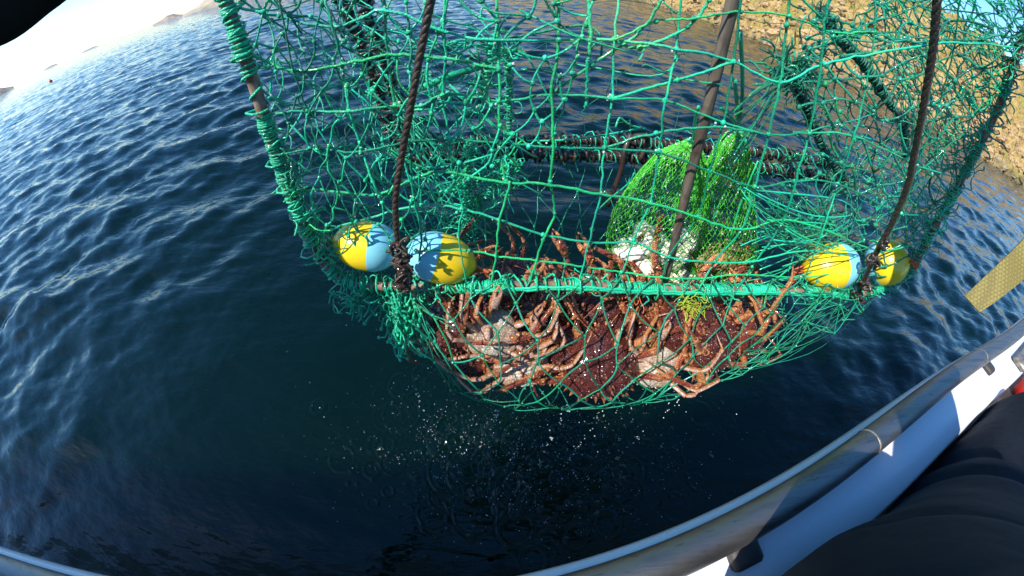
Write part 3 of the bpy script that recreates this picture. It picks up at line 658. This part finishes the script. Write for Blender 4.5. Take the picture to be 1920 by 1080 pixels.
# ------------------------------------------------------------------ bait bags
def bag(prof, depth, yk, top, label, bait, seed):
    """prof: list of (py, px_left, px_right); the bag hangs in the upright plane y = yk"""
    rws = []
    for (py, a_, b_) in prof:
        A_ = on_y(a_, py, yk); B_ = on_y(b_, py, yk); rws.append(((A_ + B_) / 2, (B_ - A_) / 2))
    def S(u, v):
        x_ = v * (len(rws) - 1); i = min(int(x_), len(rws) - 2); f = x_ - i
        c_ = rws[i][0].lerp(rws[i + 1][0], f); h_ = rws[i][1].lerp(rws[i + 1][1], f); a_ = u * 2 * math.pi
        fold = 1 + .10 * (1 - v) * math.sin(a_ * 7 + seed) + .04 * mn.noise(Vector((math.cos(a_) * 2, math.sin(a_) * 2, v * 5 + seed)))
        return c_ + (h_ * math.cos(a_) + Vector((0, -1, 0)) * (h_.length * depth) * math.sin(a_)) * fold
    e = empty('bait_bag', S(0, 1), label=label, cat='bait bag', group='green mesh bait bags hung in the trap')
    m = MB(); net(m, S, 46, 54, 'd', .0016, .10, .03, .01, 1.3, 0, 3)
    for _ in range(22):
        a_ = rng.random(); m.tube([S((a_ + .01 * mn.noise(Vector((k, seed, a_ * 9)))) % 1, k / 20 * .45) for k in range(21)], .0014, 4)
    m.build('mesh_net', M_bagnet, e)
    m = MB(); bait(m, S); m.build('bait', m.mt, e)
    m = MB()
    for q in top: m.tube(spline([S(.25, 0), (S(.25, 0) + q) / 2 + rv(.006), q], 16), .0034, 6)
    tuft(m, S(.25, 0), 12, .02)
    m.build('tie', M_twine, e)
def bait_white(m, S):
    m.mt = M_white_bait
    for _ in range(95):
        v = rng.uniform(.58, .98); u = rng.random() if rng.random() < .3 else rng.uniform(0, .5); k = rng.uniform(.5, .88); c_ = (S(0, v) + S(.5, v)) / 2; q = c_.lerp(S(u, v), k); s = rng.uniform(.022, .05)
        n0 = m.blob(q, (s, s * rng.uniform(.4, .8), s * rng.uniform(.35, .7)), 9, 6, M=Matrix.Rotation(rng.uniform(0, 6), 3, 'Z') @ Matrix.Rotation(rng.uniform(-1, 1), 3, 'Y')); n0 += nrng.normal(0, s * .07, n0.shape)
def bait_brown(m, S):
    m.mt = M_brown_bait
    rows = [[tuple(((S(0, v) + S(.5, v)) / 2).lerp(S(u, v), .86 * (1 if v > .66 else .02)) + rv(.004)) for u in np.linspace(0, 1, 36, endpoint=False)] for v in (.655, .66, .70, .75, .8, .85, .9, .95, .985)]
    m.grid(rows, wrap=True)
    for _ in range(160):
        v = rng.uniform(.64, .97); m.blob(((S(0, v) + S(.5, v)) / 2).lerp(S(rng.random(), v), rng.uniform(.7, .93)), rng.uniform(.005, .012), 6, 4)
bag([(262, 1290, 1306), (290, 1235, 1318), (330, 1200, 1322), (370, 1172, 1325), (410, 1146, 1322), (450, 1134, 1318), (490, 1140, 1312), (515, 1165, 1300), (525, 1200, 1270)], .62, .74, [FP(1310, 200, .1), FP(1290, 262, .05)],
    'green mesh bait bag holding white fish pieces, left of the dark stick', bait_white, 1.0)
bag([(250, 1362, 1392), (272, 1346, 1402), (310, 1326, 1408), (350, 1312, 1410), (400, 1302, 1414), (450, 1292, 1418), (490, 1284, 1412), (512, 1290, 1395), (522, 1310, 1370)], .60, .72, [FP(1378, 150, .05), FP(1388, 60, .02), FP(1350, 200, .03)],
    'bright green mesh bait bag with brown ground bait, right of the dark stick', bait_brown, 4.0)

# ------------------------------------------------------------------ crabs
TOP = np.array([.100, .016, .011]); TOP2 = np.array([.20, .034, .017]); ORG = np.array([.78, .32, .115]); CRM = np.array([.92, .83, .68]); PNK = np.array([.84, .58, .48])
def legcol(top=TOP2, seed=0.0):
    def c(off, t):
        nz = off[:, 2] / np.maximum(np.linalg.norm(off, axis=1), 1e-9)
        o = np.where(nz[:, None] > .55, top * 1.3, np.where(nz[:, None] > .1, ORG, np.where(nz[:, None] > -.25, top * 1.5, np.where(nz[:, None] > -.72, ORG * .9, PNK))))
        if t is not None: k = (np.abs(t - .5) * 2) ** 5; o = o * (1 - .7 * k[:, None]) + ORG * .7 * k[:, None]
        return o
    return c
def crab_mesh(seed, curl, flip=1):
    R_ = random.Random(seed); m = MB()
    def outline(a): return 1.0 + .05 * math.cos(3 * a) + .10 * math.exp(-(a / .3) ** 2) - .05 * math.exp(-((abs(a) - math.pi) / .5) ** 2)
    NA, NR = 48, 15
    def ztop(x_, y_, rho):
        lob = .16 * math.exp(-((abs(x_) - .26 - .1 * y_) / .07) ** 2) * (1 if abs(y_) < .75 else .4) + .12 * math.exp(-((y_ - .12 + .25 * abs(x_)) / .07) ** 2)
        return .56 * max(0, 1 - rho ** 2.3) ** .55 * (1 - lob) + .03 * mn.noise(Vector((x_ * 5, y_ * 5, seed)))
    pts = []; cs = []
    for k in range(NR + 1):
        rho = k / NR; row = []; crow = []
        for j in range(NA):
            a = -math.pi + 2 * math.pi * j / NA; r = outline(a) * rho; x_ = r * math.sin(a) * 1.02; y_ = r * math.cos(a) * .95; row.append((x_, y_, ztop(x_, y_, rho)))
            f = max(0, rho - .86) / .14; nn = .5 + .5 * mn.noise(Vector((x_ * 4, y_ * 4, seed + 9))); crow.append((TOP * (.8 + .5 * nn)) * (1 - .75 * f) + TOP2 * 1.4 * .75 * f)
        pts.append(row); cs.append(crow)
    for k in range(NR - 1, -1, -1):
        rho = k / NR; row = []; crow = []
        for j in range(NA):
            a = -math.pi + 2 * math.pi * j / NA; r = outline(a) * rho; x_ = r * math.sin(a) * 1.02; y_ = r * math.cos(a) * .95; row.append((x_, y_, -.24 * max(0, 1 - rho ** 3) ** .5 - .02))
            crow.append((CRM * np.array([.80, .66, .56])) * (.75 + .4 * (mn.noise(Vector((x_ * 6, y_ * 6, seed))) + .5)) * (1 - max(0, rho - .8) * 2) + ORG * max(0, rho - .8) * 2)
        pts.append(row); cs.append(crow)
    m.grid(pts, np.array(cs), wrap=True)
    for _ in range(75):                                     # spines and warts on the back
        a = R_.uniform(-math.pi, math.pi); rho = math.sqrt(R_.random()) * .95; r = outline(a) * rho; x_ = r * math.sin(a) * 1.02; y_ = r * math.cos(a) * .95; z_ = ztop(x_, y_, rho)
        big = R_.random() < .35; m.cone((x_, y_, z_ - .02), (x_ * .9, y_ * .9, 1.0), .05 if big else .03, .14 if big else .05, 5, TOP * 1.3, ORG * .6 if big else TOP2 * 1.3)
    for j in range(30):
        a = -math.pi + 2 * math.pi * (j + R_.uniform(-.2, .2)) / 30; r = outline(a); m.cone((r * math.sin(a), r * math.cos(a) * .95, .0), (math.sin(a), math.cos(a), .25 + R_.uniform(-.2, .2)), .06, R_.uniform(.12, .24), 5, TOP2 * 1.3, ORG)
    for _ in range(70):                                      # milky beads of sea water, white to stand in for sun glints
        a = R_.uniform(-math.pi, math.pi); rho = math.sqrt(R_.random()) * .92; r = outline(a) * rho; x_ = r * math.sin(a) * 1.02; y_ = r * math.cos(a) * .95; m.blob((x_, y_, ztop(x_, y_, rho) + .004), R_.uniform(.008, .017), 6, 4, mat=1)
    # abdomen: overlapping pale plates, sternum lobes at the leg roots
    for k in range(6):
        y_ = -.05 - .14 * k; s = .44 - .035 * k; nv = m.blob((0, y_, -.26 - .02 * math.sin(k)), (s, .095, .10), 18, 8, CRM * (1.05 - .05 * k))
        nv[:, 2] += .025 * np.sin(nv[:, 0] * 26)
    for k in range(70):
        a = R_.uniform(-1, 1); y_ = R_.uniform(-.9, -.1); m.blob((a * .5, y_, -.31 + .1 * a * a), (.042, .034, .035), 6, 4, CRM * R_.uniform(.6, 1.1))
    for s in (-1, 1):
        for k in range(4): m.blob((s * .45, .42 - .27 * k, -.16), (.24, .12, .13), 10, 6, PNK * .95)
    m.blob((0, .62, -.16), (.26, .2, .12), 10, 6, CRM * .9)
    for s in (-1, 1):
        m.tube([(s * .13, .98, .08), (s * .15, 1.12, .12)], [.035, .03], 6, ORG); m.blob((s * .15, 1.14, .125), .045, 7, 5, (.01, .008, .008))
        m.tube(spline([(s * .22, .95, .0), (s * .5, 1.3, .15), (s * .9, 1.6, .1)], 10), [.02] * 10 + [.006], 4, ORG * .8) if False else m.tube(spline([(s * .22, .95, 0), (s * .5, 1.3, .15), (s * .9, 1.6, .1)], 10), .013, 4, ORG * .8)
    def leg(p, azm, segs, els, rad, s, sweep):
        p = Vector(p); a = azm
        for k, (L, el) in enumerate(zip(segs, els)):
            a += sweep * (k > 0)
            d_ = Vector((s * math.cos(a) * math.cos(el), math.sin(a) * math.cos(el), math.sin(el))); q = p + d_ * L; last = k == len(segs) - 1
            N = 9; pp = [p.lerp(q, i / (N - 1)) for i in range(N)]
            if last: rr = [rad[k] * (1 - .85 * (i / (N - 1)) ** 1.2) for i in range(N)]; pp = [c_ + Vector((0, 0, -.12 * L * (i / (N - 1)) ** 2)) for i, c_ in enumerate(pp)]
            else: rr = [rad[k] * (.80 + .28 * math.sin(math.pi * min(1, i / (N - 1) * 1.05)) + .22 * (i / (N - 1)) ** 6) for i in range(N)]
            refu = Vector((-d_.y, d_.x, 0)); refu = d_.cross(refu) if refu.length > .05 else Vector((1, 0, 0))
            m.tube(pp, rr, 9, legcol(TOP2 * R_.uniform(.8, 1.3)), flat=.72, ref=refu)
            for i in range(9 if not last else 2):
                t = R_.uniform(.08, .95); c_ = p.lerp(q, t); o_ = Vector((R_.gauss(0, 1), R_.gauss(0, 1), R_.gauss(.5, .7))); o_ -= d_ * o_.dot(d_)
                if o_.length < .1: continue
                o_.normalize(); m.cone(c_ + o_ * rad[k] * .75, o_ + d_ * .5, rad[k] * .26, rad[k] * R_.uniform(.35, .75), 4, ORG * .7, ORG * 1.2)
            p = q
        return p
    for s in (-1, 1):
        for k in range(3):
            azm = [.60, .20, -.15][k] + R_.gauss(0, .16); c_ = curl + R_.gauss(0, .25)
            els = [flip * ((.30 if seed in (2, 3, 5) else .45 if flip < 0 else .72) + R_.gauss(0, .18)), flip * (.18 + R_.gauss(0, .2)), flip * (-.08 - .35 * c_ + R_.gauss(0, .25)), flip * (-.45 - .5 * c_ + R_.gauss(0, .3))]
            sw = (1 if R_.random() < .85 else -1) * R_.uniform(.2, .75)
            leg((s * .62, .36 - .32 * k, -.10), azm, [1.0, .36, .88, .66], els, [.122, .102, .090, .058], s, sw)
        sc = 1.15 if s > 0 else .9
        el = flip * (.35 + R_.gauss(0, .3)); end = leg((s * .5, .62, -.08), .95 + R_.gauss(0, .15), [.55 * sc, .35 * sc], [el, el - .3], [.15, .15], s, .35)
        a = 1.5 + R_.gauss(0, .3); d_ = Vector((s * math.cos(a), math.sin(a), -.35 + R_.gauss(0, .3))).normalized(); u = d_.cross(Vector((0, 0, 1))).normalized()
        pp = [end + d_ * (.42 * sc * i / 8) for i in range(9)]; m.tube(pp, [.11 * sc * (1 + .5 * math.sin(math.pi * (i + 1) / 11)) for i in range(9)], 10, legcol(TOP2 * 1.2), flat=.75)
        for sg in (-1, 1):
            b_ = pp[-1] + u * sg * .065; m.tube(spline([b_ - d_ * .10, b_ + d_ * .14 + u * sg * .035, b_ + d_ * .42 * (1 if sg > 0 else .8) - u * sg * .035], 10), [.085 * sc * (1 - .78 * i / 10) for i in range(11)], 8, legcol(ORG * .8))
        for i in range(14):
            o_ = Vector((R_.gauss(0, 1), R_.gauss(0, 1), R_.gauss(.6, .7))).normalized(); m.cone(pp[R_.randint(1, 7)] + o_ * .12 * sc, o_ + d_ * .4, .04, .10, 4, ORG * .8, ORG * 1.2)
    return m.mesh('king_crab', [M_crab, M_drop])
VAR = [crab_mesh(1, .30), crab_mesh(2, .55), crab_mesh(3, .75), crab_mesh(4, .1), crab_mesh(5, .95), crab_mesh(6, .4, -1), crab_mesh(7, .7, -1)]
# (photo x, y, depth y, back faces (x, y, z), heading degrees, half width, variant, label)
CR = [ (1070, 662, 0.470, (.1, -.6, .6), -50, .078, 2, 'dark king crab in the centre behind a pale upraised claw leg'),
 (1180, 648, 0.500, (0, -.65, .6), 10, .084, 0, 'king crab in the centre of the pile with crossed red legs over it'),

 (1128, 684, 0.440, (.05, -.62, .75), 8, .098, 3, 'dark brown king crab with shiny back at the very bottom of the net'),
 (1228, 684, 0.440, (.15, .80, -.50), 200, .068, 5, 'king crab on its back showing a pale cream belly, right of the lowest crab'),
 (975, 680, 0.428, (-.1, .75, -.60), 160, .067, 6, 'upturned king crab with pink and cream underside, lower left in the net'),
 (925, 632, 0.445, (-.3, .75, -.5), 200, .064, 5, 'upturned king crab with ridged pale belly plates, higher on the left'),
 (1003, 626, 0.540, (.1, -.72, .6), 20, .088, 2, 'smooth dark backed king crab just above the left pale bellies'),
 (1290, 612, 0.520, (.15, -.65, .65), -20, .108, 4, 'big maroon king crab with broad spiny back below the bait bags'),
 (1340, 650, 0.485, (.3, -.70, .5), 20, .088, 0, 'dark king crab with a leg hanging straight down, right of the cream belly'),
 (1405, 628, 0.520, (.55, -.6, .4), -40, .074, 0, 'small spiny red king crab at the far right tip of the pile'),
 (1120, 612, 0.540, (-.1, -.7, .6), 40, .094, 4, 'maroon king crab facing out in the middle of the pile'),
 (885, 585, .520, (-.2, -.55, .75), -30, .090, 2, 'dark king crab under the bar at the upper left of the pile'),
 (835, 618, .475, (-.6, -.55, .5), 30, .074, 3, 'leggy king crab at the left edge with orange legs stuck out through the net'),
 (872, 668, .455, (-.5, -.6, .2), 35, .066, 1, 'small brown king crab low at the left edge, legs dangling below the net'),
 (1045, 580, 0.610, (.1, -.5, .8), 20, .090, 1, 'king crab wedged under the bar with red legs, left of the orange twine'),
 (1195, 590, .570, (0, -.5, .8), -40, .088, 2, 'king crab under the bar beside the orange twine scrap'),
 (1360, 588, 0.610, (.3, -.5, .75), 60, .086, 3, 'king crab at the upper right of the pile with orange legs raised to the bar'),
 (1005, 528, 0.830, (-.1, -.35, .9), 180, .086, 3, 'king crab behind the bar with brown legs lying flat, left of the bait'),
 (960, 522, 0.790, (.1, -.3, .9), 90, .078, 0, 'king crab behind the bar whose legs stand straight up'),
]
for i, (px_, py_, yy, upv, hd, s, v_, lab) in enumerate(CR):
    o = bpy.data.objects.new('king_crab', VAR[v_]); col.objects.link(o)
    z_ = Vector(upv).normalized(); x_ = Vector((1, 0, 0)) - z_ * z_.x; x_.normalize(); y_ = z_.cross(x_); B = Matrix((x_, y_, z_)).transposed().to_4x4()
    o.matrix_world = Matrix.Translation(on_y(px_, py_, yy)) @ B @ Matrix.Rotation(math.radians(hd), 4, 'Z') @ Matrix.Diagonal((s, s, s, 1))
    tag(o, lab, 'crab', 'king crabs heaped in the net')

# seaweed and twine scraps caught on the bar
m = MB()
for _ in range(24): tuft(m, FP(1298 + rng.gauss(0, 10), 576 + rng.gauss(0, 9), -.035), 3, .020, .0009)
tag(m.build('seaweed', M_weed), 'yellow green tuft of seaweed caught below the bar among the crabs', 'seaweed')
m = MB()
for _ in range(4): tuft(m, FP(1180 + rng.gauss(0, 12), 560 + rng.gauss(0, 3), -.015), 2, .024, .0013)
tag(m.build('twine_scrap', M_orange), 'scrap of orange twine knotted under the bar above the crabs', 'twine')

# ------------------------------------------------------------------ drops falling and splashing
m = MB()
for _ in range(1700):
    x_ = rng.gauss(.16, .45); y_ = rng.gauss(.52, .22); z_ = abs(rng.gauss(0, .05)) + .004 if rng.random() < .72 else rng.uniform(.02, .85); m.blob((x_, y_, z_), rng.choice((.0007, .0009, .0012, .0019)) * rng.uniform(.7, 1.3), 6, 4)
for (px_, y0) in ((765, .45), (930, .40), (1090, .40), (1180, .42), (1320, .45), (1000, .5)):
    q = on_y(px_, 700, y0)
    for k in range(30):
        r = rng.uniform(.0008, .0022); m.blob((q.x + rng.gauss(0, .006), q.y + rng.gauss(0, .006), rng.uniform(0.01, .98)), (r, r, r * rng.uniform(1, 4)), 6, 4)
for q in beads[::2]: m.blob(q, rng.uniform(.0010, .0024), 6, 4)
tag(m.build('water_drops', M_drop), 'clear water drops dripping from the net and splashing on the sea', 'water drops', kind='stuff')

# ------------------------------------------------------------------ the fisher leaning over the rail (camera worn at the collar)
def C(x, y, z): return Vector((x, y, z + H))
person = empty('person', C(1.55, -.45, -1.30), label='person in a navy jacket bending low over the white gunwale at lower right', cat='person')
def loft(m, axis, radii, n=64, amp=1.0, seed=1.0, folds=(), up=(0, 1, 0), cap=True, pleat=0.0):
    """clothing: rings of an ellipse along an axis, with folds pressed into the cloth"""
    P = spline(axis, 72); k = len(P); RA = [np.interp(np.linspace(0, 1, k), np.linspace(0, 1, len(radii)), [r[i] for r in radii]) for i in (0, 1)]
    rows = []
    for i in range(k):
        t_ = (P[min(i + 1, k - 1)] - P[max(i - 1, 0)]).normalized(); u = Vector(up) - t_ * t_.dot(Vector(up)); u.normalize(); v = t_.cross(u); row = []
        for j in range(n):
            a = 2 * math.pi * j / n; d_ = u * math.cos(a) + v * math.sin(a); q = P[i] + u * (math.cos(a) * RA[0][i]) + v * (math.sin(a) * RA[1][i])
            w = mn.fractal(Vector((q.x * 5 + seed, q.y * 5, q.z * 5)), 1.0, 2.0, 3) * .007
            w += (abs(mn.noise(Vector((q.x * 6 + q.z * 5, q.y * 4 - q.z * 3, seed)))) - .25) * .012
            w += pleat * math.sin(i * .9 + 2.0 * math.sin(a) + seed)
            for (f0, f1, ph, dp, wd) in folds:
                c_ = f0 + f1 * math.sin(a + ph); w -= dp * math.exp(-((i / k - c_) / wd) ** 2)
            row.append(tuple(q + d_ * w * amp))
        rows.append(row)
    m.grid(rows, wrap=True)
    if cap:
        for i in (0, k - 1):
            b0 = m.n; m.add([rows[i][j] for j in range(n)], [tuple(range(n)) if i else tuple(range(n))[::-1]])
    return rows
# body: one continuous skinned figure under the clothes
def skin_body(name, verts, edges, rad, root, mt, parent):
    me = bpy.data.meshes.new(name); me.from_pydata([tuple(v) for v in verts], edges, []); me.materials.append(mt)
    o = bpy.data.objects.new(name, me); col.objects.link(o); o.parent = parent; o.matrix_parent_inverse = Matrix.Translation(parent.location).inverted()
    o.modifiers.new('skin', 'SKIN'); o.modifiers.new('smooth', 'SUBSURF').levels = 2; o.modifiers['smooth'].render_levels = 2
    for i, r in enumerate(rad): o.data.skin_vertices[0].data[i].radius = (r, r)
    o.data.skin_vertices[0].data[root].use_root = True
    return o
def dress(person, P, sleeves, trunk, legs, cloth, hat):
    """P: joints of the body; sleeves, trunk, legs: lofts of the clothes"""
    bv = {k: C(*v) for k, v in P.items()}
    br = dict(pelvis=.14, waist=.13, chest=.14, neck=.055, jaw=.075, head=.095, crown=.06, shL=.07, elL=.045, wrL=.03, paL=.038, shR=.07, elR=.045, wrR=.03, paR=.038, hipL=.09, knL=.06, anL=.042, toL=.035, hipR=.09, knR=.06, anR=.042, toR=.035, nose=.014)
    be = [('pelvis', 'waist'), ('waist', 'chest'), ('chest', 'neck'), ('neck', 'jaw'), ('jaw', 'head'), ('head', 'crown'), ('chest', 'shL'), ('shL', 'elL'), ('elL', 'wrL'), ('wrL', 'paL'), ('chest', 'shR'), ('shR', 'elR'), ('elR', 'wrR'), ('wrR', 'paR'),
          ('pelvis', 'hipL'), ('hipL', 'knL'), ('knL', 'anL'), ('anL', 'toL'), ('pelvis', 'hipR'), ('hipR', 'knR'), ('knR', 'anR'), ('anR', 'toR'), ('jaw', 'nose')]
    face = Vector((.05, .85, -.45)).normalized(); bv['nose'] = bv['jaw'].lerp(bv['head'], .45) + face * .105
    for sd_ in 'LR':                                       # five unequal bent fingers on each hand, closed as round a rope
        pa = bv['pa' + sd_]; wr = bv['wr' + sd_]; f = (pa - wr).normalized(); x_ = f.cross(Vector((0, 0, 1)) if abs(f.z) < .9 else Vector((0, 1, 0))).normalized() * (1 if sd_ == 'L' else -1); dn = f.cross(x_) * (1 if sd_ == 'L' else -1)
        for k, (o_, L) in enumerate(((-.030, .030), (-.010, .036), (.010, .034), (.028, .026), (.045, .028))):
            b0 = pa + x_ * o_ + f * (.03 if k < 4 else -.03); p1 = b0 + f * L + x_ * (.012 if k == 4 else 0); p2 = p1 + dn * L * .8 + f * L * .3; p3 = p2 + dn * L * .5 - f * L * .5
            for q, (nm_, pos) in enumerate((('a', b0), ('b', p1), ('c', p2), ('d', p3))): bv[f'f{sd_}{k}{nm_}'] = pos; br[f'f{sd_}{k}{nm_}'] = .0095 - .0008 * q
            be.extend([('pa' + sd_, f'f{sd_}{k}a'), (f'f{sd_}{k}a', f'f{sd_}{k}b'), (f'f{sd_}{k}b', f'f{sd_}{k}c'), (f'f{sd_}{k}c', f'f{sd_}{k}d')])
    names = list(bv); ix = {n_: i for i, n_ in enumerate(names)}
    skin_body('body', [bv[n_] for n_ in names], [(ix[a_], ix[b_]) for a_, b_ in be], [br[n_] for n_ in names], ix['pelvis'], M_skin, person)
    hd = bv['head']; sx = face.cross(Vector((0, 0, 1))).normalized(); uz = sx.cross(face)
    m = MB(); m.blob(hd + uz * .035 - face * .015, (.108, .108, .105), 20, 12); m.tube([hd + uz * .02 + (face * math.cos(a_) + sx * math.sin(a_)) * .108 for a_ in np.linspace(0, 2 * math.pi, 28, endpoint=False)], .018, 8, closed=True); m.build('knitted_hat', hat, person)
    for sg in (-1, 1):
        m = MB(); m.blob(bv['jaw'].lerp(hd, .62) + face * .088 + sx * (sg * .032), (.013, .013, .010), 10, 6, (.8, .8, .8)); m.blob(bv['jaw'].lerp(hd, .62) + face * .098 + sx * (sg * .032), .006, 8, 5, (.02, .02, .02)); m.build('eye', M_eye, person)
        m = MB(); m.blob(hd - uz * .01 + sx * (sg * .096) - face * .01, (.012, .02, .032), 10, 6); m.build('ear', M_skin, person)
    jm = MB(); ax, ra, folds = trunk; loft(jm, [C(*q) for q in ax], ra, 96, 1.0, 2.0, folds)
    for ax, ra in sleeves: loft(jm, [C(*q) for q in ax], ra, 40, .55, 5.0, (), (0, 0, 1), pleat=.004)
    jm.build('jacket', cloth, person)
    tm_ = MB()
    for ax, ra in legs: loft(tm_, [C(*q) for q in ax], ra, 40, .6, 3.0)
    tm_.build('trousers', cloth, person)
    for q in 'LR':
        m = MB(); a_ = bv['an' + q]; t_ = bv['to' + q]; pp = spline([a_ + Vector((0, -.06, -.01)), (a_ + t_) / 2, t_ + Vector((0, .06, .0))], 10)
        m.tube(pp, [.062 - .022 * (i / (len(pp) - 1)) ** 2 for i in range(len(pp))], 14, flat=.8); m.build('boot', M_rubber, person)
LEG = [(.17, .17), (.125, .125), (.10, .10), (.085, .085)]
dress(person, {'pelvis': (1.40, -.10, -.60), 'waist': (1.12, -.12, -.55), 'chest': (.62, -.20, -.38), 'neck': (.34, -.40, .06), 'jaw': (.36, -.35, .14), 'head': (.38, -.33, .24), 'crown': (.38, -.34, .32),
      'shL': (.18, -.36, -.10), 'elL': (-.02, -.46, -.34), 'wrL': (-.22, -.32, -.50), 'paL': (-.30, -.26, -.51), 'shR': (.66, -.20, -.02), 'elR': (.81, .38, .145), 'wrR': (.97, .46, .33), 'paR': (1.00, .50, .40),
      'hipL': (1.44, -.10, -.68), 'knL': (1.52, -.26, -.98), 'anL': (1.50, -.48, -1.24), 'toL': (1.50, -.30, -1.27), 'hipR': (1.52, -.24, -.66), 'knR': (1.72, -.36, -.97), 'anR': (1.76, -.58, -1.24), 'toR': (1.76, -.40, -1.27)},
      [([(.26, -.38, -.06), (.12, -.42, -.18), (-.02, -.46, -.34), (-.10, -.42, -.42), (-.20, -.34, -.50)], [(.10, .10), (.08, .08), (.07, .07), (.06, .06), (.05, .05)]),
       ([(.58, -.30, -.08), (.67, -.14, .02), (.755, .14, .10), (.815, .37, .145), (.885, .425, .23), (.96, .455, .32)], [(.11, .11), (.095, .095), (.085, .08), (.072, .07), (.06, .06), (.05, .05)])],
      ([(.24, -.45, .02), (.33, -.29, -.20), (.46, -.215, -.37), (.82, -.185, -.50), (1.14, -.11, -.57), (1.55, -.03, -.56)], [(.12, .15), (.19, .21), (.205, .23), (.20, .22), (.20, .22), (.22, .24)], ((.42, .03, .6, .020, .014), (.62, .05, 1.2, .022, .012), (.74, .02, 2.2, .016, .012))),
      [([(1.30, -.08, -.58), (1.50, -.20, -.78), (1.55, -.28, -.99), (1.52, -.48, -1.24)], LEG), ([(1.36, -.14, -.56), (1.64, -.30, -.78), (1.73, -.36, -.99), (1.76, -.58, -1.24)], LEG)], M_navy, M_black)
mate = empty('person', C(-1.25, -.95, -1.30), label='person in a black jacket whose sleeve reaches out at the top left', cat='person')
dress(mate, {'pelvis': (-1.25, -.88, -.42), 'waist': (-1.20, -.78, -.24), 'chest': (-1.12, -.56, -.02), 'neck': (-1.06, -.42, .18), 'jaw': (-1.05, -.38, .25), 'head': (-1.04, -.37, .35), 'crown': (-1.04, -.39, .43),
      'shL': (-1.26, -.52, .06), 'elL': (-1.40, -.62, -.20), 'wrL': (-1.28, -.48, -.44), 'paL': (-1.24, -.40, -.49), 'shR': (-.98, -.26, .10), 'elR': (-.73, .39, .12), 'wrR': (-.57, .58, .34), 'paR': (-.54, .62, .42),
      'hipL': (-1.34, -.86, -.50), 'knL': (-1.38, -.80, -.90), 'anL': (-1.40, -.90, -1.24), 'toL': (-1.38, -.72, -1.27), 'hipR': (-1.14, -.86, -.50), 'knR': (-1.10, -.72, -.90), 'anR': (-1.10, -.84, -1.24), 'toR': (-1.08, -.66, -1.27)},
      [([(-1.22, -.54, .04), (-1.32, -.58, -.06), (-1.40, -.62, -.20), (-1.36, -.56, -.32), (-1.29, -.49, -.43)], [(.10, .10), (.08, .08), (.07, .07), (.06, .06), (.05, .05)]),
       ([(-1.04, -.34, .06), (-.94, -.10, .12), (-.81, .20, .135), (-.735, .40, .145), (-.655, .49, .225), (-.58, .57, .33)], [(.11, .11), (.095, .095), (.082, .080), (.072, .066), (.066, .06), (.055, .055)])],
      ([(-1.07, -.44, .15), (-1.10, -.50, .06), (-1.13, -.58, -.06), (-1.19, -.74, -.24), (-1.24, -.86, -.40), (-1.26, -.90, -.54)], [(.09, .11), (.15, .20), (.16, .22), (.155, .20), (.16, .20), (.16, .20)], ()),
      [([(-1.33, -.88, -.42), (-1.36, -.84, -.66), (-1.38, -.80, -.92), (-1.40, -.90, -1.24)], LEG), ([(-1.15, -.88, -.42), (-1.12, -.80, -.66), (-1.10, -.73, -.92), (-1.10, -.84, -1.24)], LEG)], M_black, M_navy)

# olive webbing strap hanging loose by the right arm
def dirp(px, py, k): return W(px, py) * k + Vector((0, 0, H))
e1 = spline([dirp(1808, 555, .64), dirp(1838, 526, .65), dirp(1872, 494, .66), dirp(1920, 446, .68), dirp(1990, 360, .72)], 36)
e2 = spline([dirp(1836, 586, .645), dirp(1866, 566, .655), dirp(1893, 545, .665), dirp(1935, 508, .685), dirp(2010, 420, .725)], 36)
rows = []
for i in range(len(e1)):
    a_, b_ = e1[i], e2[i]; t_ = e1[min(i + 1, len(e1) - 1)] - e1[max(i - 1, 0)]; nn_ = t_.cross(b_ - a_).normalized() * .0013
    rows.append([tuple(a_ - nn_), tuple(b_ - nn_), tuple(b_ + nn_), tuple(a_ + nn_)])
m = MB(); m.grid(rows, wrap=True); m.add(rows[0], [(3, 2, 1, 0)]); m.add(rows[-1], [(0, 1, 2, 3)])
tag(m.build('webbing_strap', M_strap, smooth=False), 'loose olive webbing strap hanging over the water above the boat rail', 'strap')
